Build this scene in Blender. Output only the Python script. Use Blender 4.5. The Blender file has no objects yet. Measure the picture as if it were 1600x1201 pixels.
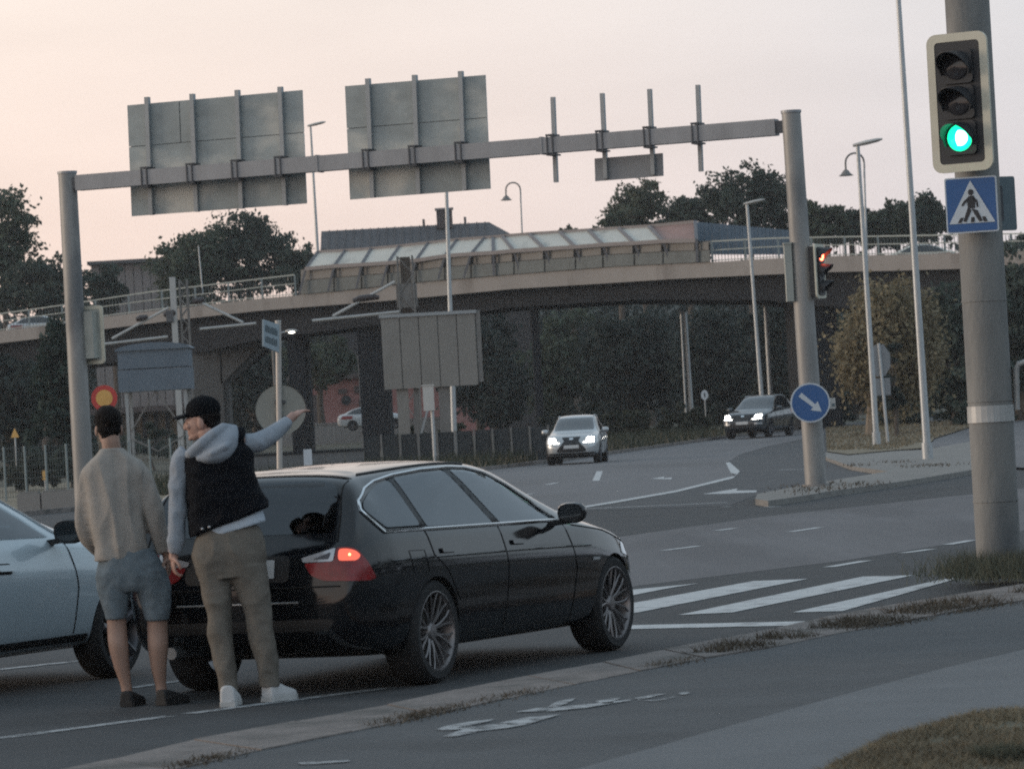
import bpy, bmesh, math, random
import numpy as np
from mathutils import Vector, Matrix, noise
from mathutils.bvhtree import BVHTree

random.seed(7); np.random.seed(7)
scene = bpy.context.scene
COL = scene.collection
PI = math.pi

# ------------------------------------------------------------------ camera
FPX, EYE = 6500.0, 1.6          # focal length in pixels of a 1600 px wide frame, eye height
PITCH, ROLL = math.atan(57 / FPX), math.atan(.055)
_f = Vector((0, math.cos(PITCH), math.sin(PITCH)))
_r0, _u0 = Vector((1, 0, 0)), Vector((0, -math.sin(PITCH), math.cos(PITCH)))
CR = math.cos(ROLL) * _r0 - math.sin(ROLL) * _u0
CU = math.sin(ROLL) * _r0 + math.cos(ROLL) * _u0
EYEV = Vector((0, 0, EYE))
cam_d = bpy.data.cameras.new('camera')
cam = bpy.data.objects.new('camera', cam_d)
COL.objects.link(cam)
cam.matrix_world = Matrix(((CR.x, CU.x, -_f.x, 0), (CR.y, CU.y, -_f.y, 0), (CR.z, CU.z, -_f.z, EYE), (0, 0, 0, 1)))
cam_d.sensor_width = 36
cam_d.lens = 36 * FPX / 1600
cam_d.clip_start = .5
cam_d.clip_end = 6000
cam_d.dof.use_dof = True
cam_d.dof.focus_distance = 42
cam_d.dof.aperture_fstop = 9
scene.camera = cam

# ------------------------------------------------------------------ dusk sky and low sun
SUN_AZ, SUN_EL = math.radians(-86), math.radians(7)      # to the left of the view direction (+Y)
w = bpy.data.worlds.new('World'); scene.world = w; w.use_nodes = True
nt = w.node_tree; nt.nodes.clear()
def N(t, **k):
    n = nt.nodes.new(t)
    for a, b in k.items(): setattr(n, a, b)
    return n
sky = N('ShaderNodeTexSky', sky_type='NISHITA', sun_disc=False)
sky.sun_elevation = SUN_EL; sky.sun_rotation = SUN_AZ; sky.altitude = 30
sky.air_density = 1.2; sky.dust_density = 1.5; sky.ozone_density = 2.0
tc = N('ShaderNodeTexCoord')
nrm = N('ShaderNodeVectorMath', operation='NORMALIZE'); nt.links.new(tc.outputs['Generated'], nrm.inputs[0])
sep = N('ShaderNodeSeparateXYZ'); nt.links.new(nrm.outputs[0], sep.inputs[0])
dot = N('ShaderNodeVectorMath', operation='DOT_PRODUCT'); nt.links.new(nrm.outputs[0], dot.inputs[0])
dot.inputs[1].default_value = (math.sin(SUN_AZ), math.cos(SUN_AZ), 0)
az = N('ShaderNodeMapRange', interpolation_type='SMOOTHSTEP'); nt.links.new(dot.outputs['Value'], az.inputs['Value'])
az.inputs['From Min'].default_value = -.30; az.inputs['From Max'].default_value = .24
hz = N('ShaderNodeMix', data_type='RGBA')
nt.links.new(az.outputs[0], hz.inputs['Factor'])
hz.inputs['A'].default_value = (.46, .525, .62, 1)
hz.inputs['B'].default_value = (.85, .64, .54, 1)
# the pale band above the horizon whitens a little with height
el0 = N('ShaderNodeMapRange'); nt.links.new(sep.outputs['Z'], el0.inputs['Value'])
el0.inputs['From Min'].default_value = .02; el0.inputs['From Max'].default_value = .12
hz2 = N('ShaderNodeMix', data_type='RGBA'); nt.links.new(el0.outputs[0], hz2.inputs['Factor'])
nt.links.new(hz.outputs['Result'], hz2.inputs['A'])
wh = N('ShaderNodeMix', data_type='RGBA'); nt.links.new(az.outputs[0], wh.inputs['Factor'])
wh.inputs['A'].default_value = (.47, .55, .62, 1); wh.inputs['B'].default_value = (.85, .745, .67, 1)
nt.links.new(wh.outputs['Result'], hz2.inputs['B'])
# thin high cloud
cl = N('ShaderNodeTexNoise'); cl.inputs['Scale'].default_value = 9; cl.inputs['Detail'].default_value = 4
mp = N('ShaderNodeMapping'); mp.inputs['Scale'].default_value = (1, 1, 5)
nt.links.new(nrm.outputs[0], mp.inputs[0]); nt.links.new(mp.outputs[0], cl.inputs['Vector'])
clr = N('ShaderNodeMapRange'); nt.links.new(cl.outputs['Fac'], clr.inputs['Value'])
clr.inputs['From Min'].default_value = .3; clr.inputs['From Max'].default_value = .7
clr.inputs['To Min'].default_value = .96; clr.inputs['To Max'].default_value = 1.04
el = N('ShaderNodeMapRange', interpolation_type='SMOOTHSTEP'); nt.links.new(sep.outputs['Z'], el.inputs['Value'])
el.inputs['From Min'].default_value = .10; el.inputs['From Max'].default_value = .55
skm = N('ShaderNodeVectorMath', operation='SCALE'); skm.inputs['Scale'].default_value = .12
nt.links.new(sky.outputs[0], skm.inputs[0])
mix = N('ShaderNodeMix', data_type='RGBA'); nt.links.new(el.outputs[0], mix.inputs['Factor'])
nt.links.new(hz2.outputs['Result'], mix.inputs['A'])
up = N('ShaderNodeMix', data_type='RGBA'); up.inputs['Factor'].default_value = .6
nt.links.new(skm.outputs[0], up.inputs['A']); up.inputs['B'].default_value = (.55, .68, .79, 1)
nt.links.new(up.outputs['Result'], mix.inputs['B'])
fin = N('ShaderNodeVectorMath', operation='SCALE')
nt.links.new(mix.outputs['Result'], fin.inputs[0]); nt.links.new(clr.outputs[0], fin.inputs['Scale'])
bg = N('ShaderNodeBackground'); bg.inputs['Strength'].default_value = 1.0
nt.links.new(fin.outputs[0], bg.inputs['Color'])
out = N('ShaderNodeOutputWorld'); nt.links.new(bg.outputs[0], out.inputs['Surface'])

sl = bpy.data.lights.new('sun', 'SUN'); sun = bpy.data.objects.new('sun', sl); COL.objects.link(sun)
sl.energy = 1.1; sl.angle = math.radians(22); sl.color = (1, .80, .62)
sd = Vector((math.sin(SUN_AZ) * math.cos(SUN_EL), math.cos(SUN_AZ) * math.cos(SUN_EL), math.sin(SUN_EL)))
sun.rotation_euler = (-sd).to_track_quat('-Z', 'Y').to_euler()

scene.render.engine = 'CYCLES'
scene.view_settings.view_transform = 'Standard'
scene.view_settings.look = 'None'
scene.view_settings.exposure = .30
scene.view_settings.gamma = 1
scene.cycles.use_denoising = False
scene.cycles.max_bounces = 6
scene.cycles.diffuse_bounces = 3
scene.cycles.filter_width = 1.9
scene.cycles.sample_clamp_indirect = 6

# ------------------------------------------------------------------ measuring helpers
def ray(px, py):
    return FPX * _f + (px - 800) * CR - (py - 600.5) * CU
def P(px, py, Y):
    d = ray(float(px), float(py)); return EYEV + d * float(Y / d.y)
def hgt(Y):
    return .007 * min(max(Y - 150, 0), 110)
def G(px, py, z=0.0):
    d = ray(px, py)
    q = EYEV + d * ((z - EYE) / d.z)
    if q.y > 150:
        t = (z - 1.05 - EYE) / (d.z - .007 * d.y); q = EYEV + d * t
    return q
def S(Y): return FPX / Y          # photograph pixels per metre at depth Y

# ------------------------------------------------------------------ materials
MATS = {}
def mat(name, col, rough=.7, metal=0, var=.15, scale=3, bump=0, bscale=60, coat=0, emit=None, estr=0, spec=.5, stretch=None, alpha=1, detail=4, dirt_sheen=None, grain=0, wear=0):
    if name in MATS: return MATS[name]
    m = bpy.data.materials.new(name); m.use_nodes = True
    t = m.node_tree; b = t.nodes['Principled BSDF']
    b.inputs['Roughness'].default_value = rough
    b.inputs['Metallic'].default_value = metal
    b.inputs['Coat Weight'].default_value = coat
    b.inputs['Coat Roughness'].default_value = .05
    b.inputs['Specular IOR Level'].default_value = spec
    b.inputs['Base Color'].default_value = (*col, 1)
    if alpha < 1: b.inputs['Alpha'].default_value = alpha
    if emit:
        b.inputs['Emission Color'].default_value = (*emit, 1); b.inputs['Emission Strength'].default_value = estr
    co = t.nodes.new('ShaderNodeTexCoord'); src = co.outputs['Object']
    if stretch:
        mpn = t.nodes.new('ShaderNodeMapping'); mpn.inputs['Scale'].default_value = stretch
        t.links.new(src, mpn.inputs[0]); src = mpn.outputs[0]
    if var:
        n = t.nodes.new('ShaderNodeTexNoise'); n.inputs['Scale'].default_value = scale; n.inputs['Detail'].default_value = detail
        n.inputs['Roughness'].default_value = .65
        t.links.new(src, n.inputs['Vector'])
        cr = t.nodes.new('ShaderNodeMapRange'); t.links.new(n.outputs['Fac'], cr.inputs['Value'])
        cr.inputs['From Min'].default_value = .25; cr.inputs['From Max'].default_value = .75
        cr.inputs['To Min'].default_value = 1 - var; cr.inputs['To Max'].default_value = 1 + var
        sc = t.nodes.new('ShaderNodeVectorMath'); sc.operation = 'SCALE'; sc.inputs[0].default_value = col
        t.links.new(cr.outputs[0], sc.inputs['Scale'])
        last = sc.outputs[0]
        if dirt_sheen:  # second tone in noise patches: dirt on most surfaces, painted reflections on sign backs
            n2 = t.nodes.new('ShaderNodeTexNoise'); n2.inputs['Scale'].default_value = dirt_sheen[1]; n2.inputs['Detail'].default_value = 6
            t.links.new(src, n2.inputs['Vector'])
            r2 = t.nodes.new('ShaderNodeMapRange'); t.links.new(n2.outputs['Fac'], r2.inputs['Value'])
            r2.inputs['From Min'].default_value = dirt_sheen[2]; r2.inputs['From Max'].default_value = dirt_sheen[2] + .15
            mx = t.nodes.new('ShaderNodeMix'); mx.data_type = 'RGBA'
            t.links.new(r2.outputs[0], mx.inputs['Factor']); t.links.new(last, mx.inputs['A']); mx.inputs['B'].default_value = (*dirt_sheen[0], 1)
            last = mx.outputs['Result']
        if grain:
            n3 = t.nodes.new('ShaderNodeTexNoise'); n3.inputs['Scale'].default_value = 55; n3.inputs['Detail'].default_value = 5; n3.inputs['Roughness'].default_value = .8
            t.links.new(co.outputs['Object'], n3.inputs['Vector'])
            r3 = t.nodes.new('ShaderNodeMapRange'); t.links.new(n3.outputs['Fac'], r3.inputs['Value'])
            r3.inputs['From Min'].default_value = .3; r3.inputs['From Max'].default_value = .7
            r3.inputs['To Min'].default_value = 1 - grain; r3.inputs['To Max'].default_value = 1 + grain
            s3 = t.nodes.new('ShaderNodeVectorMath'); s3.operation = 'SCALE'; t.links.new(last, s3.inputs[0]); t.links.new(r3.outputs[0], s3.inputs['Scale'])
            last = s3.outputs[0]
        t.links.new(last, b.inputs['Base Color'])
    if wear:      # paint flaking off the road surface
        nw = t.nodes.new('ShaderNodeTexNoise'); nw.inputs['Scale'].default_value = 7; nw.inputs['Detail'].default_value = 8; nw.inputs['Roughness'].default_value = .75
        t.links.new(co.outputs['Object'], nw.inputs['Vector'])
        rw = t.nodes.new('ShaderNodeMapRange'); t.links.new(nw.outputs['Fac'], rw.inputs['Value'])
        rw.inputs['From Min'].default_value = wear - .06; rw.inputs['From Max'].default_value = wear + .06
        t.links.new(rw.outputs[0], b.inputs['Alpha'])
    if bump:
        n = t.nodes.new('ShaderNodeTexNoise'); n.inputs['Scale'].default_value = bscale; n.inputs['Detail'].default_value = 3
        t.links.new(src, n.inputs['Vector'])
        bp = t.nodes.new('ShaderNodeBump'); bp.inputs['Strength'].default_value = bump; bp.inputs['Distance'].default_value = .02
        t.links.new(n.outputs['Fac'], bp.inputs['Height']); t.links.new(bp.outputs[0], b.inputs['Normal'])
    MATS[name] = m
    return m

# ------------------------------------------------------------------ object helpers
ORIG = {}
def link(o, parent=None):
    COL.objects.link(o)
    if parent is not None: o.parent = parent
    return o
def tag(o, label=None, cat=None, group=None, kind=None):
    if label: o['label'] = label
    if cat: o['category'] = cat
    if group: o['group'] = group
    if kind: o['kind'] = kind
    return o
def thing(name, label, cat, loc=(0, 0, 0), rz=0, group=None, local=False):
    o = bpy.data.objects.new(name, None); link(o)
    o.location = loc; o.rotation_euler = (0, 0, rz); o.empty_display_size = .2
    ORIG[o.name] = Vector((0, 0, 0)) if local else Vector(loc)
    return tag(o, label, cat, group)
def finish(me, name, m, parent=None, smooth=False, kind=None):
    o = bpy.data.objects.new(name, me); link(o, parent)
    off = ORIG.get(parent.name, Vector()) if parent is not None else Vector()
    ORIG[o.name] = off
    if off.length > 0: me.transform(Matrix.Translation(-off))
    if m is not None:
        me.materials.clear(); me.materials.append(MATS[m] if isinstance(m, str) else m)
    if smooth: me.shade_smooth()
    if kind: o['kind'] = kind
    return o
def copy_tree(o, parent=None):
    c = o.copy(); COL.objects.link(c); c.parent = parent
    for ch in list(o.children): copy_tree(ch, c)
    return c

class MB:
    def __init__(s): s.v = []; s.f = []
    def add(s, vs, fs):
        k = len(s.v); s.v += [tuple(q) for q in vs]; s.f += [tuple(i + k for i in f) for f in fs]; return s
    def box(s, c, size, rz=0, M=None):
        x, y, z = size[0] / 2, size[1] / 2, size[2] / 2
        R = M if M is not None else Matrix.Rotation(rz, 3, 'Z')
        vs = [Vector(c) + R @ Vector(q) for q in ((-x, -y, -z), (x, -y, -z), (x, y, -z), (-x, y, -z), (-x, -y, z), (x, -y, z), (x, y, z), (-x, y, z))]
        return s.add(vs, [(0, 3, 2, 1), (4, 5, 6, 7), (0, 1, 5, 4), (1, 2, 6, 5), (2, 3, 7, 6), (3, 0, 4, 7)])
    def bar(s, a, b, wd, th, up=(0, 0, 1)):
        a, b = Vector(a), Vector(b); d = (b - a); L = d.length; d.normalize()
        u = Vector(up); sd_ = d.cross(u)
        if sd_.length < 1e-4: sd_ = d.cross(Vector((0, 1, 0)))
        sd_.normalize(); u = sd_.cross(d)
        M = Matrix((sd_, d, u)).transposed()
        return s.box((a + b) / 2, (wd, L, th), M=M)
    def tube(s, pts, rad, n=10, cap=True, ry=None):
        pts = [Vector(p) for p in pts]
        rad = rad if isinstance(rad, (list, tuple)) else [rad] * len(pts)
        k0 = len(s.v); prev = None
        for i, p in enumerate(pts):
            d = (pts[min(i + 1, len(pts) - 1)] - pts[max(i - 1, 0)]).normalized()
            if prev is None:
                a = d.cross(Vector((0, 1, 0)) if abs(d.y) < .9 else Vector((1, 0, 0))).normalized()
            else:
                a = (prev - d * prev.dot(d)).normalized()
            prev = a; b = d.cross(a)
            for j in range(n):
                t = 2 * PI * j / n
                s.v.append(tuple(p + rad[i] * (math.cos(t) * a + math.sin(t) * b)))
        for i in range(len(pts) - 1):
            for j in range(n):
                q = k0 + i * n
                s.f.append((q + j, q + (j + 1) % n, q + n + (j + 1) % n, q + n + j))
        if cap:
            s.f.append(tuple(k0 + j for j in reversed(range(n))))
            s.f.append(tuple(k0 + (len(pts) - 1) * n + j for j in range(n)))
        return s
    def ring_loft(s, rings):
        k0 = len(s.v); n = len(rings[0])
        for r in rings: s.v += [tuple(q) for q in r]
        for i in range(len(rings) - 1):
            for j in range(n):
                q = k0 + i * n
                s.f.append((q + j, q + (j + 1) % n, q + n + (j + 1) % n, q + n + j))
        s.f.append(tuple(k0 + j for j in reversed(range(n))))
        s.f.append(tuple(k0 + (len(rings) - 1) * n + j for j in range(n)))
        return s
    def ell(s, c, r, M=None, nu=14, nv=9):
        c = Vector(c); M = M if M is not None else Matrix.Identity(3)
        rings = []
        for i in range(1, nv):
            ph = PI * i / nv - PI / 2
            rings.append([c + M @ Vector((r[0] * math.cos(ph) * math.cos(2 * PI * j / nu), r[1] * math.cos(ph) * math.sin(2 * PI * j / nu), r[2] * math.sin(ph))) for j in range(nu)])
        return s.ring_loft(rings)
    def lathe(s, prof, n=24, M=None):      # prof: (radius, height) about local Z, transformed by 4x4 M
        k0 = len(s.v); M = M or Matrix.Identity(4)
        for r, h in prof:
            for j in range(n):
                t = 2 * PI * j / n
                s.v.append(tuple(M @ Vector((r * math.cos(t), r * math.sin(t), h))))
        for i in range(len(prof) - 1):
            for j in range(n):
                q = k0 + i * n
                s.f.append((q + j, q + (j + 1) % n, q + n + (j + 1) % n, q + n + j))
        return s
    def prism(s, poly, ext):               # poly: 3-D points of one planar face, ext: extrusion vector
        n = len(poly); poly = [Vector(p) for p in poly]; e = Vector(ext)
        s.add(poly + [p + e for p in poly], [tuple(reversed(range(n))), tuple(range(n, 2 * n))] + [(i, (i + 1) % n, n + (i + 1) % n, n + i) for i in range(n)])
        return s
    def build(s, name, m, parent=None, smooth=False, kind=None, fix=True):
        me = bpy.data.meshes.new(name); me.from_pydata(s.v, [], s.f); me.update()
        if fix:
            bm = bmesh.new(); bm.from_mesh(me)
            bmesh.ops.recalc_face_normals(bm, faces=bm.faces); bm.to_mesh(me); bm.free()
        o = finish(me, name, m, parent, False, kind)
        if smooth: smooth_by_angle(me)
        return o
def smooth_by_angle(me, ang=42):
    me.shade_smooth()
    bm = bmesh.new(); bm.from_mesh(me); lim = math.radians(ang)
    for e in bm.edges:
        if len(e.link_faces) == 2 and e.calc_face_angle(0) > lim: e.smooth = False
    bm.to_mesh(me); bm.free()

def evaluate(mb_or_me, mods):
    me = mb_or_me
    if isinstance(mb_or_me, MB):
        me = bpy.data.meshes.new('tmp'); me.from_pydata(mb_or_me.v, [], mb_or_me.f); me.update()
        bm = bmesh.new(); bm.from_mesh(me); bmesh.ops.recalc_face_normals(bm, faces=bm.faces); bm.to_mesh(me); bm.free()
    o = bpy.data.objects.new('tmp', me); COL.objects.link(o)
    for typ, kw in mods:
        md = o.modifiers.new('m', typ)
        for a, b in kw.items(): setattr(md, a, b)
    dg = bpy.context.evaluated_depsgraph_get()
    res = bpy.data.meshes.new_from_object(o.evaluated_get(dg))
    bpy.data.objects.remove(o)
    return res

def sheet(name, pts, m, parent=None, z=0.0, cut=True, kind='structure', thick=0):
    """A ground sheet from map points (x, y); follows the gentle rise of the land."""
    bm = bmesh.new()
    vs = [bm.verts.new((p[0], p[1], 0)) for p in pts]
    f = bm.faces.new(vs)
    if f.normal.z < 0 or f.calc_area() and (f.normal_update() or f.normal.z < 0): f.normal_flip()
    if thick:
        r = bmesh.ops.extrude_face_region(bm, geom=[f])
        for v in [g for g in r['geom'] if isinstance(g, bmesh.types.BMVert)]: v.co.z += 1e-6
        top = [g for g in r['geom'] if isinstance(g, bmesh.types.BMVert)]
        for v in bm.verts: v.co.z = -thick
        for v in top: v.co.z = 0
    bmesh.ops.triangulate(bm, faces=[q for q in bm.faces if len(q.verts) > 4])
    if cut:
        for yy in (150, 260):
            bmesh.ops.bisect_plane(bm, geom=bm.verts[:] + bm.edges[:] + bm.faces[:], plane_co=(0, yy, 0), plane_no=(0, 1, 0))
    for v in bm.verts: v.co.z += hgt(v.co.y) + z
    bmesh.ops.recalc_face_normals(bm, faces=bm.faces)
    if not thick:
        for q in bm.faces:
            if q.normal.z < 0: q.normal_flip()
    me = bpy.data.meshes.new(name); bm.to_mesh(me); bm.free()
    o = finish(me, name, m, parent)
    if kind and parent is None: o['kind'] = kind
    return o
def gp(pix, z=0.0): return [tuple(G(a, b, z))[:2] for a, b in pix]
# ------------------------------------------------------------------ material library
mat('soil', (.075, .072, .05), .95, var=.4, scale=.6, bump=.4, bscale=4)
mat('asphalt_near', (.046, .049, .052), .82, var=.22, scale=1.3, bump=.35, bscale=140, dirt_sheen=((.03, .032, .034), .5, .56), grain=.30)
mat('asphalt_worn', (.112, .11, .116), .78, var=.25, scale=.8, bump=.3, bscale=90, dirt_sheen=((.085, .084, .09), .55, .47), stretch=(1.2, .12, 1), grain=.30)
mat('asphalt_far', (.12, .12, .127), .75, var=.15, scale=.25, bump=.2, bscale=40, stretch=(1, .3, 1), dirt_sheen=((.09, .09, .095), .15, .5), grain=.30)
mat('asphalt_dark', (.062, .066, .071), .82, var=.2, scale=.5, bump=.3, bscale=90, grain=.30)
mat('asphalt_path', (.088, .092, .096), .88, var=.16, scale=1.1, bump=.5, bscale=150, dirt_sheen=((.072, .075, .078), .8, .54), grain=.30)
mat('asphalt_pavement', (.148, .153, .159), .88, var=.12, scale=1.5, bump=.45, bscale=150, grain=.30)
mat('paint_white', (.50, .51, .51), .7, var=.22, scale=6, bump=.2, bscale=60, dirt_sheen=((.25, .25, .255), 4, .54), wear=.345)
mat('paint_worn', (.37, .38, .385), .75, var=.3, scale=9, dirt_sheen=((.15, .154, .158), 11, .52), wear=.45)
mat('granite', (.185, .162, .15), .85, var=.28, scale=5, bump=.5, bscale=70, dirt_sheen=((.10, .093, .085), 2.2, .50), grain=.30)
mat('island_stone', (.21, .20, .185), .85, var=.25, scale=1.2, bump=.4, bscale=20, grain=.30)
mat('grass_soil', (.12, .112, .075), .95, var=.3, scale=4)
mat('grass_dry', (.18, .15, .10), .9, var=.4, scale=1.4)
mat('grass_green', (.06, .075, .038), .9, var=.4, scale=.6)
mat('weed_brown', (.085, .068, .048), .9, var=.4, scale=3)
mat('weed_green', (.082, .085, .058), .9, var=.4, scale=3)
mat('concrete', (.265, .248, .235), .85, var=.15, scale=.35, bump=.2, bscale=3, dirt_sheen=((.17, .155, .145), .5, .55), stretch=(1, 1, .3))
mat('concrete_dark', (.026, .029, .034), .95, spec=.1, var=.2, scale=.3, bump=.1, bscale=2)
mat('concrete_mid', (.12, .115, .11), .9, var=.2, scale=.5, spec=.2)
mat('galvanised', (.30, .31, .325), .5, metal=.55, var=.14, scale=2.5, bump=.1, bscale=12, stretch=(1, 1, .5))
mat('pole_grey', (.29, .285, .275), .55, metal=.35, var=.2, scale=1.6, stretch=(1, 1, .35), dirt_sheen=((.15, .155, .16), 1.2, .52))  # darker patches from vertically stretched noise
mat('lamp_pole', (.42, .44, .45), .45, metal=.5, var=.1, scale=2)
mat('lamp_head', (.50, .48, .45), .5, metal=.2, var=.08, scale=3)
mat('sign_back', (.32, .35, .345), .5, metal=.1, var=.25, scale=1.1, dirt_sheen=((.56, .55, .50), .75, .53), stretch=(1, 1, 1.6))  # pale mottled reflections are painted into the colour
mat('sign_back_plain', (.24, .255, .27), .5, metal=.4, var=.1, scale=1)
mat('rib', (.33, .35, .36), .5, metal=.5, var=.1, scale=3)
mat('clamp_dark', (.10, .105, .115), .5, metal=.6, var=.1)
mat('rail_grey', (.26, .30, .30), .6, metal=.3, var=.1, scale=2)
mat('mesh_dark', (.12, .135, .135), .7, metal=.2, var=.2, scale=1.5)
mat('screen_glass', (.88, .85, .75), .35, var=.08, scale=.4, coat=.3, dirt_sheen=((.43, .41, .36), .5, .58))
def translucent(name, k):
    m = MATS[name]; t = m.node_tree; b = t.nodes['Principled BSDF']; o = t.nodes['Material Output']
    tr = t.nodes.new('ShaderNodeBsdfTranslucent'); mx = t.nodes.new('ShaderNodeMixShader'); mx.inputs[0].default_value = k
    l = b.inputs['Base Color'].links
    if l: t.links.new(l[0].from_socket, tr.inputs['Color'])
    else: tr.inputs['Color'].default_value = b.inputs['Base Color'].default_value
    t.links.new(b.outputs[0], mx.inputs[1]); t.links.new(tr.outputs[0], mx.inputs[2]); t.links.new(mx.outputs[0], o.inputs['Surface'])
translucent('screen_glass', .40)
mat('screen_red', (.27, .165, .14), .6, var=.25, scale=.8)
mat('screen_frame', (.17, .16, .165), .6, metal=.2, var=.1)
mat('barrier_blue', (.13, .18, .23), .6, metal=.1, var=.12, scale=1)
mat('roof_metal', (.11, .108, .112), .85, metal=0, spec=.2, var=.15, scale=.4)
mat('roof_brown', (.09, .072, .07), .8, var=.2, scale=1)
mat('clad_dark', (.06, .058, .06), .9, var=.2, scale=.4, spec=.1)
mat('clad_grey', (.22, .20, .195), .8, var=.12, scale=.4)
mat('wall_pink', (.36, .17, .155), .85, var=.15, scale=.5, dirt_sheen=((.28, .18, .165), .4, .57))
mat('wall_tan', (.30, .23, .16), .85, var=.2, scale=.5)
mat('dark_gap', (.02, .022, .025), .9, var=0)
mat('cabin_blue', (.12, .155, .195), .6, metal=.1, var=.12, scale=1)
mat('billboard_back', (.24, .225, .205), .75, var=.1, scale=.8, dirt_sheen=((.20, .19, .175), 1, .58))
mat('white_box', (.55, .53, .50), .6, var=.06, scale=3)
mat('steel_white', (.45, .45, .44), .55, metal=.2, var=.1, scale=3)
mat('mast_grey', (.20, .19, .18), .7, metal=.2, var=.25, scale=1.2)
mat('insulator', (.04, .03, .03), .4, var=.1)
mat('bark', (.085, .07, .058), .95, var=.3, scale=3, bump=.5, bscale=12, stretch=(1, 1, .25))
mat('bark_tan', (.25, .20, .15), .95, var=.25, scale=3, bump=.5, bscale=12, stretch=(1, 1, .2))
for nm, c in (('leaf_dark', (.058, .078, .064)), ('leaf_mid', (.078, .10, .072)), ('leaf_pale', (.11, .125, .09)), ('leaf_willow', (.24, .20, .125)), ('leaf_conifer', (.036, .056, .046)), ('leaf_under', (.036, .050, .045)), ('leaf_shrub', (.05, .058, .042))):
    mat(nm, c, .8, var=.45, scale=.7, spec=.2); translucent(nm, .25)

# ------------------------------------------------------------------ ground, roads and pavements
sheet('ground', [(-480, -90), (480, -90), (480, 1150), (-480, 1150)], 'soil', z=-.05)
VERGE = [(40, 300), (16.5, 217), (13.7, 205), (9.46, 189), (4.6, 167), (-.16, 144), (-4.4, 124), (-9.5, 104), (-15, 88), (-46, 20), (-80, -55)]
road = sheet('road', [(-80, -70), (160, -70), (160, 150), (60, 260)] + VERGE[:-1] + [(-80, -40)], 'asphalt_near')
sheet('cross_street', gp([(700, 905), (800, 875), (950, 841), (1200, 806), (1519, 772), (1750, 745), (1750, 800), (1531, 842), (1316, 876), (995, 915), (850, 950), (700, 985)]), 'asphalt_worn', z=.0015)
sheet('oncoming_road', VERGE[1:7] + gp([(560, 800), (700, 812), (875, 798), (970, 783), (1056, 768), (1147, 745), (1135, 723), (1160, 708), (1200, 697), (1262, 684), (1300, 677)]), 'asphalt_far', z=.0015)
sheet('turning_lane', gp([(885, 799), (970, 786), (1056, 770), (1150, 747), (1137, 722), (1162, 709), (1202, 698), (1262, 686), (1292, 681), (1292, 716), (1385, 735), (1300, 751), (1262, 757), (1185, 772), (1140, 790)]), 'asphalt_dark', z=.003)

def line(pix, name='lane_line', m='paint_white', z=.005): return sheet(name, gp(pix), m, parent=road, z=z)
for q in ([(960, 924), (1092, 911.5), (1040, 920), (985, 931), (940, 936)],
          [(930, 953), (1177, 908), (1263, 904.5), (997, 957), (930, 969)],
          [(1060, 961), (1348, 901), (1427, 899), (1145, 957)],
          [(1238, 957), (1474, 905), (1500, 903), (1316, 955)]):
    line(q, 'crosswalk_stripe')
line([(930, 978), (989, 977), (1275, 970.5), (1262, 977), (989, 983), (930, 984.5)], 'stop_line')
def dash(a, b, wd=.12, name='lane_line', m='paint_white'):
    A, B = G(*a), G(*b); d = (B - A); d.z = 0; d.normalize(); n = Vector((d.y, -d.x, 0)) * wd / 2
    return sheet(name, [tuple(q)[:2] for q in (A - n, B - n, B + n, A + n)], m, parent=road, z=.005)
for a, b in (((1234, 831), (1281, 824)), ((1037, 860), (1092, 853)), ((1295, 886), (1354, 876)), ((1411, 864), (1456, 858)),
             ((1194, 792), (1218, 791.5)), ((885, 796), (1137, 785)), ((937, 736), (931, 751)), ((1216, 734), (1262, 733)), ((1120, 829), (1150, 825)),
             ((800, 775), (834, 771)), ((1480, 851), (1520, 844)), ((1128, 792), (1142, 791)), ((855, 757), (870, 754))):
    dash(a, b, .14 if a[0] > 1000 else .18)
for i in range(3):      # faded lane dashes continuing behind the cars
    dash((760 - i * 120, 905 + i * 20), (720 - i * 120, 912 + i * 20), .12)
line([(800, 806), (875, 797), (970, 781), (1056, 766), (1140, 745), (1147, 744), (1152, 740), (1146, 747), (1056, 769), (970, 784), (875, 799.5), (800, 809)], 'edge_line')
line([(1134, 723), (1140, 722), (1156, 736), (1152, 741), (1142, 739)], 'island_marking')
for pts in ([(1097, 772), (1153, 763), (1150, 766.5), (1183, 766), (1181, 769), (1140, 771)], [(1016, 748), (1038, 744.5), (1037, 747), (1050, 746), (1049, 748.5)]):
    line(pts, 'direction_arrow')
# the edge line the two people stand on, and the line left of the pale car
A, B = G(-60, 1161), G(610, 1074)
d = (B - A).normalized(); n = Vector((d.y, -d.x, 0)) * .06
for a, b in ((0, .455), (.50, .56), (.56, 1)):
    p, q = A.lerp(B, a), A.lerp(B, b)
    sheet('edge_line', [tuple(x)[:2] for x in (p - n, q - n, q + n, p + n)], 'paint_worn', parent=road, z=.004)
dash((-150, 1062), (150, 1030), .14, 'lane_line', 'paint_worn')
dash((252, 982), (300, 978), .14)
dash((205, 1075), (292, 1062), .1, m='paint_worn')

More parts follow.
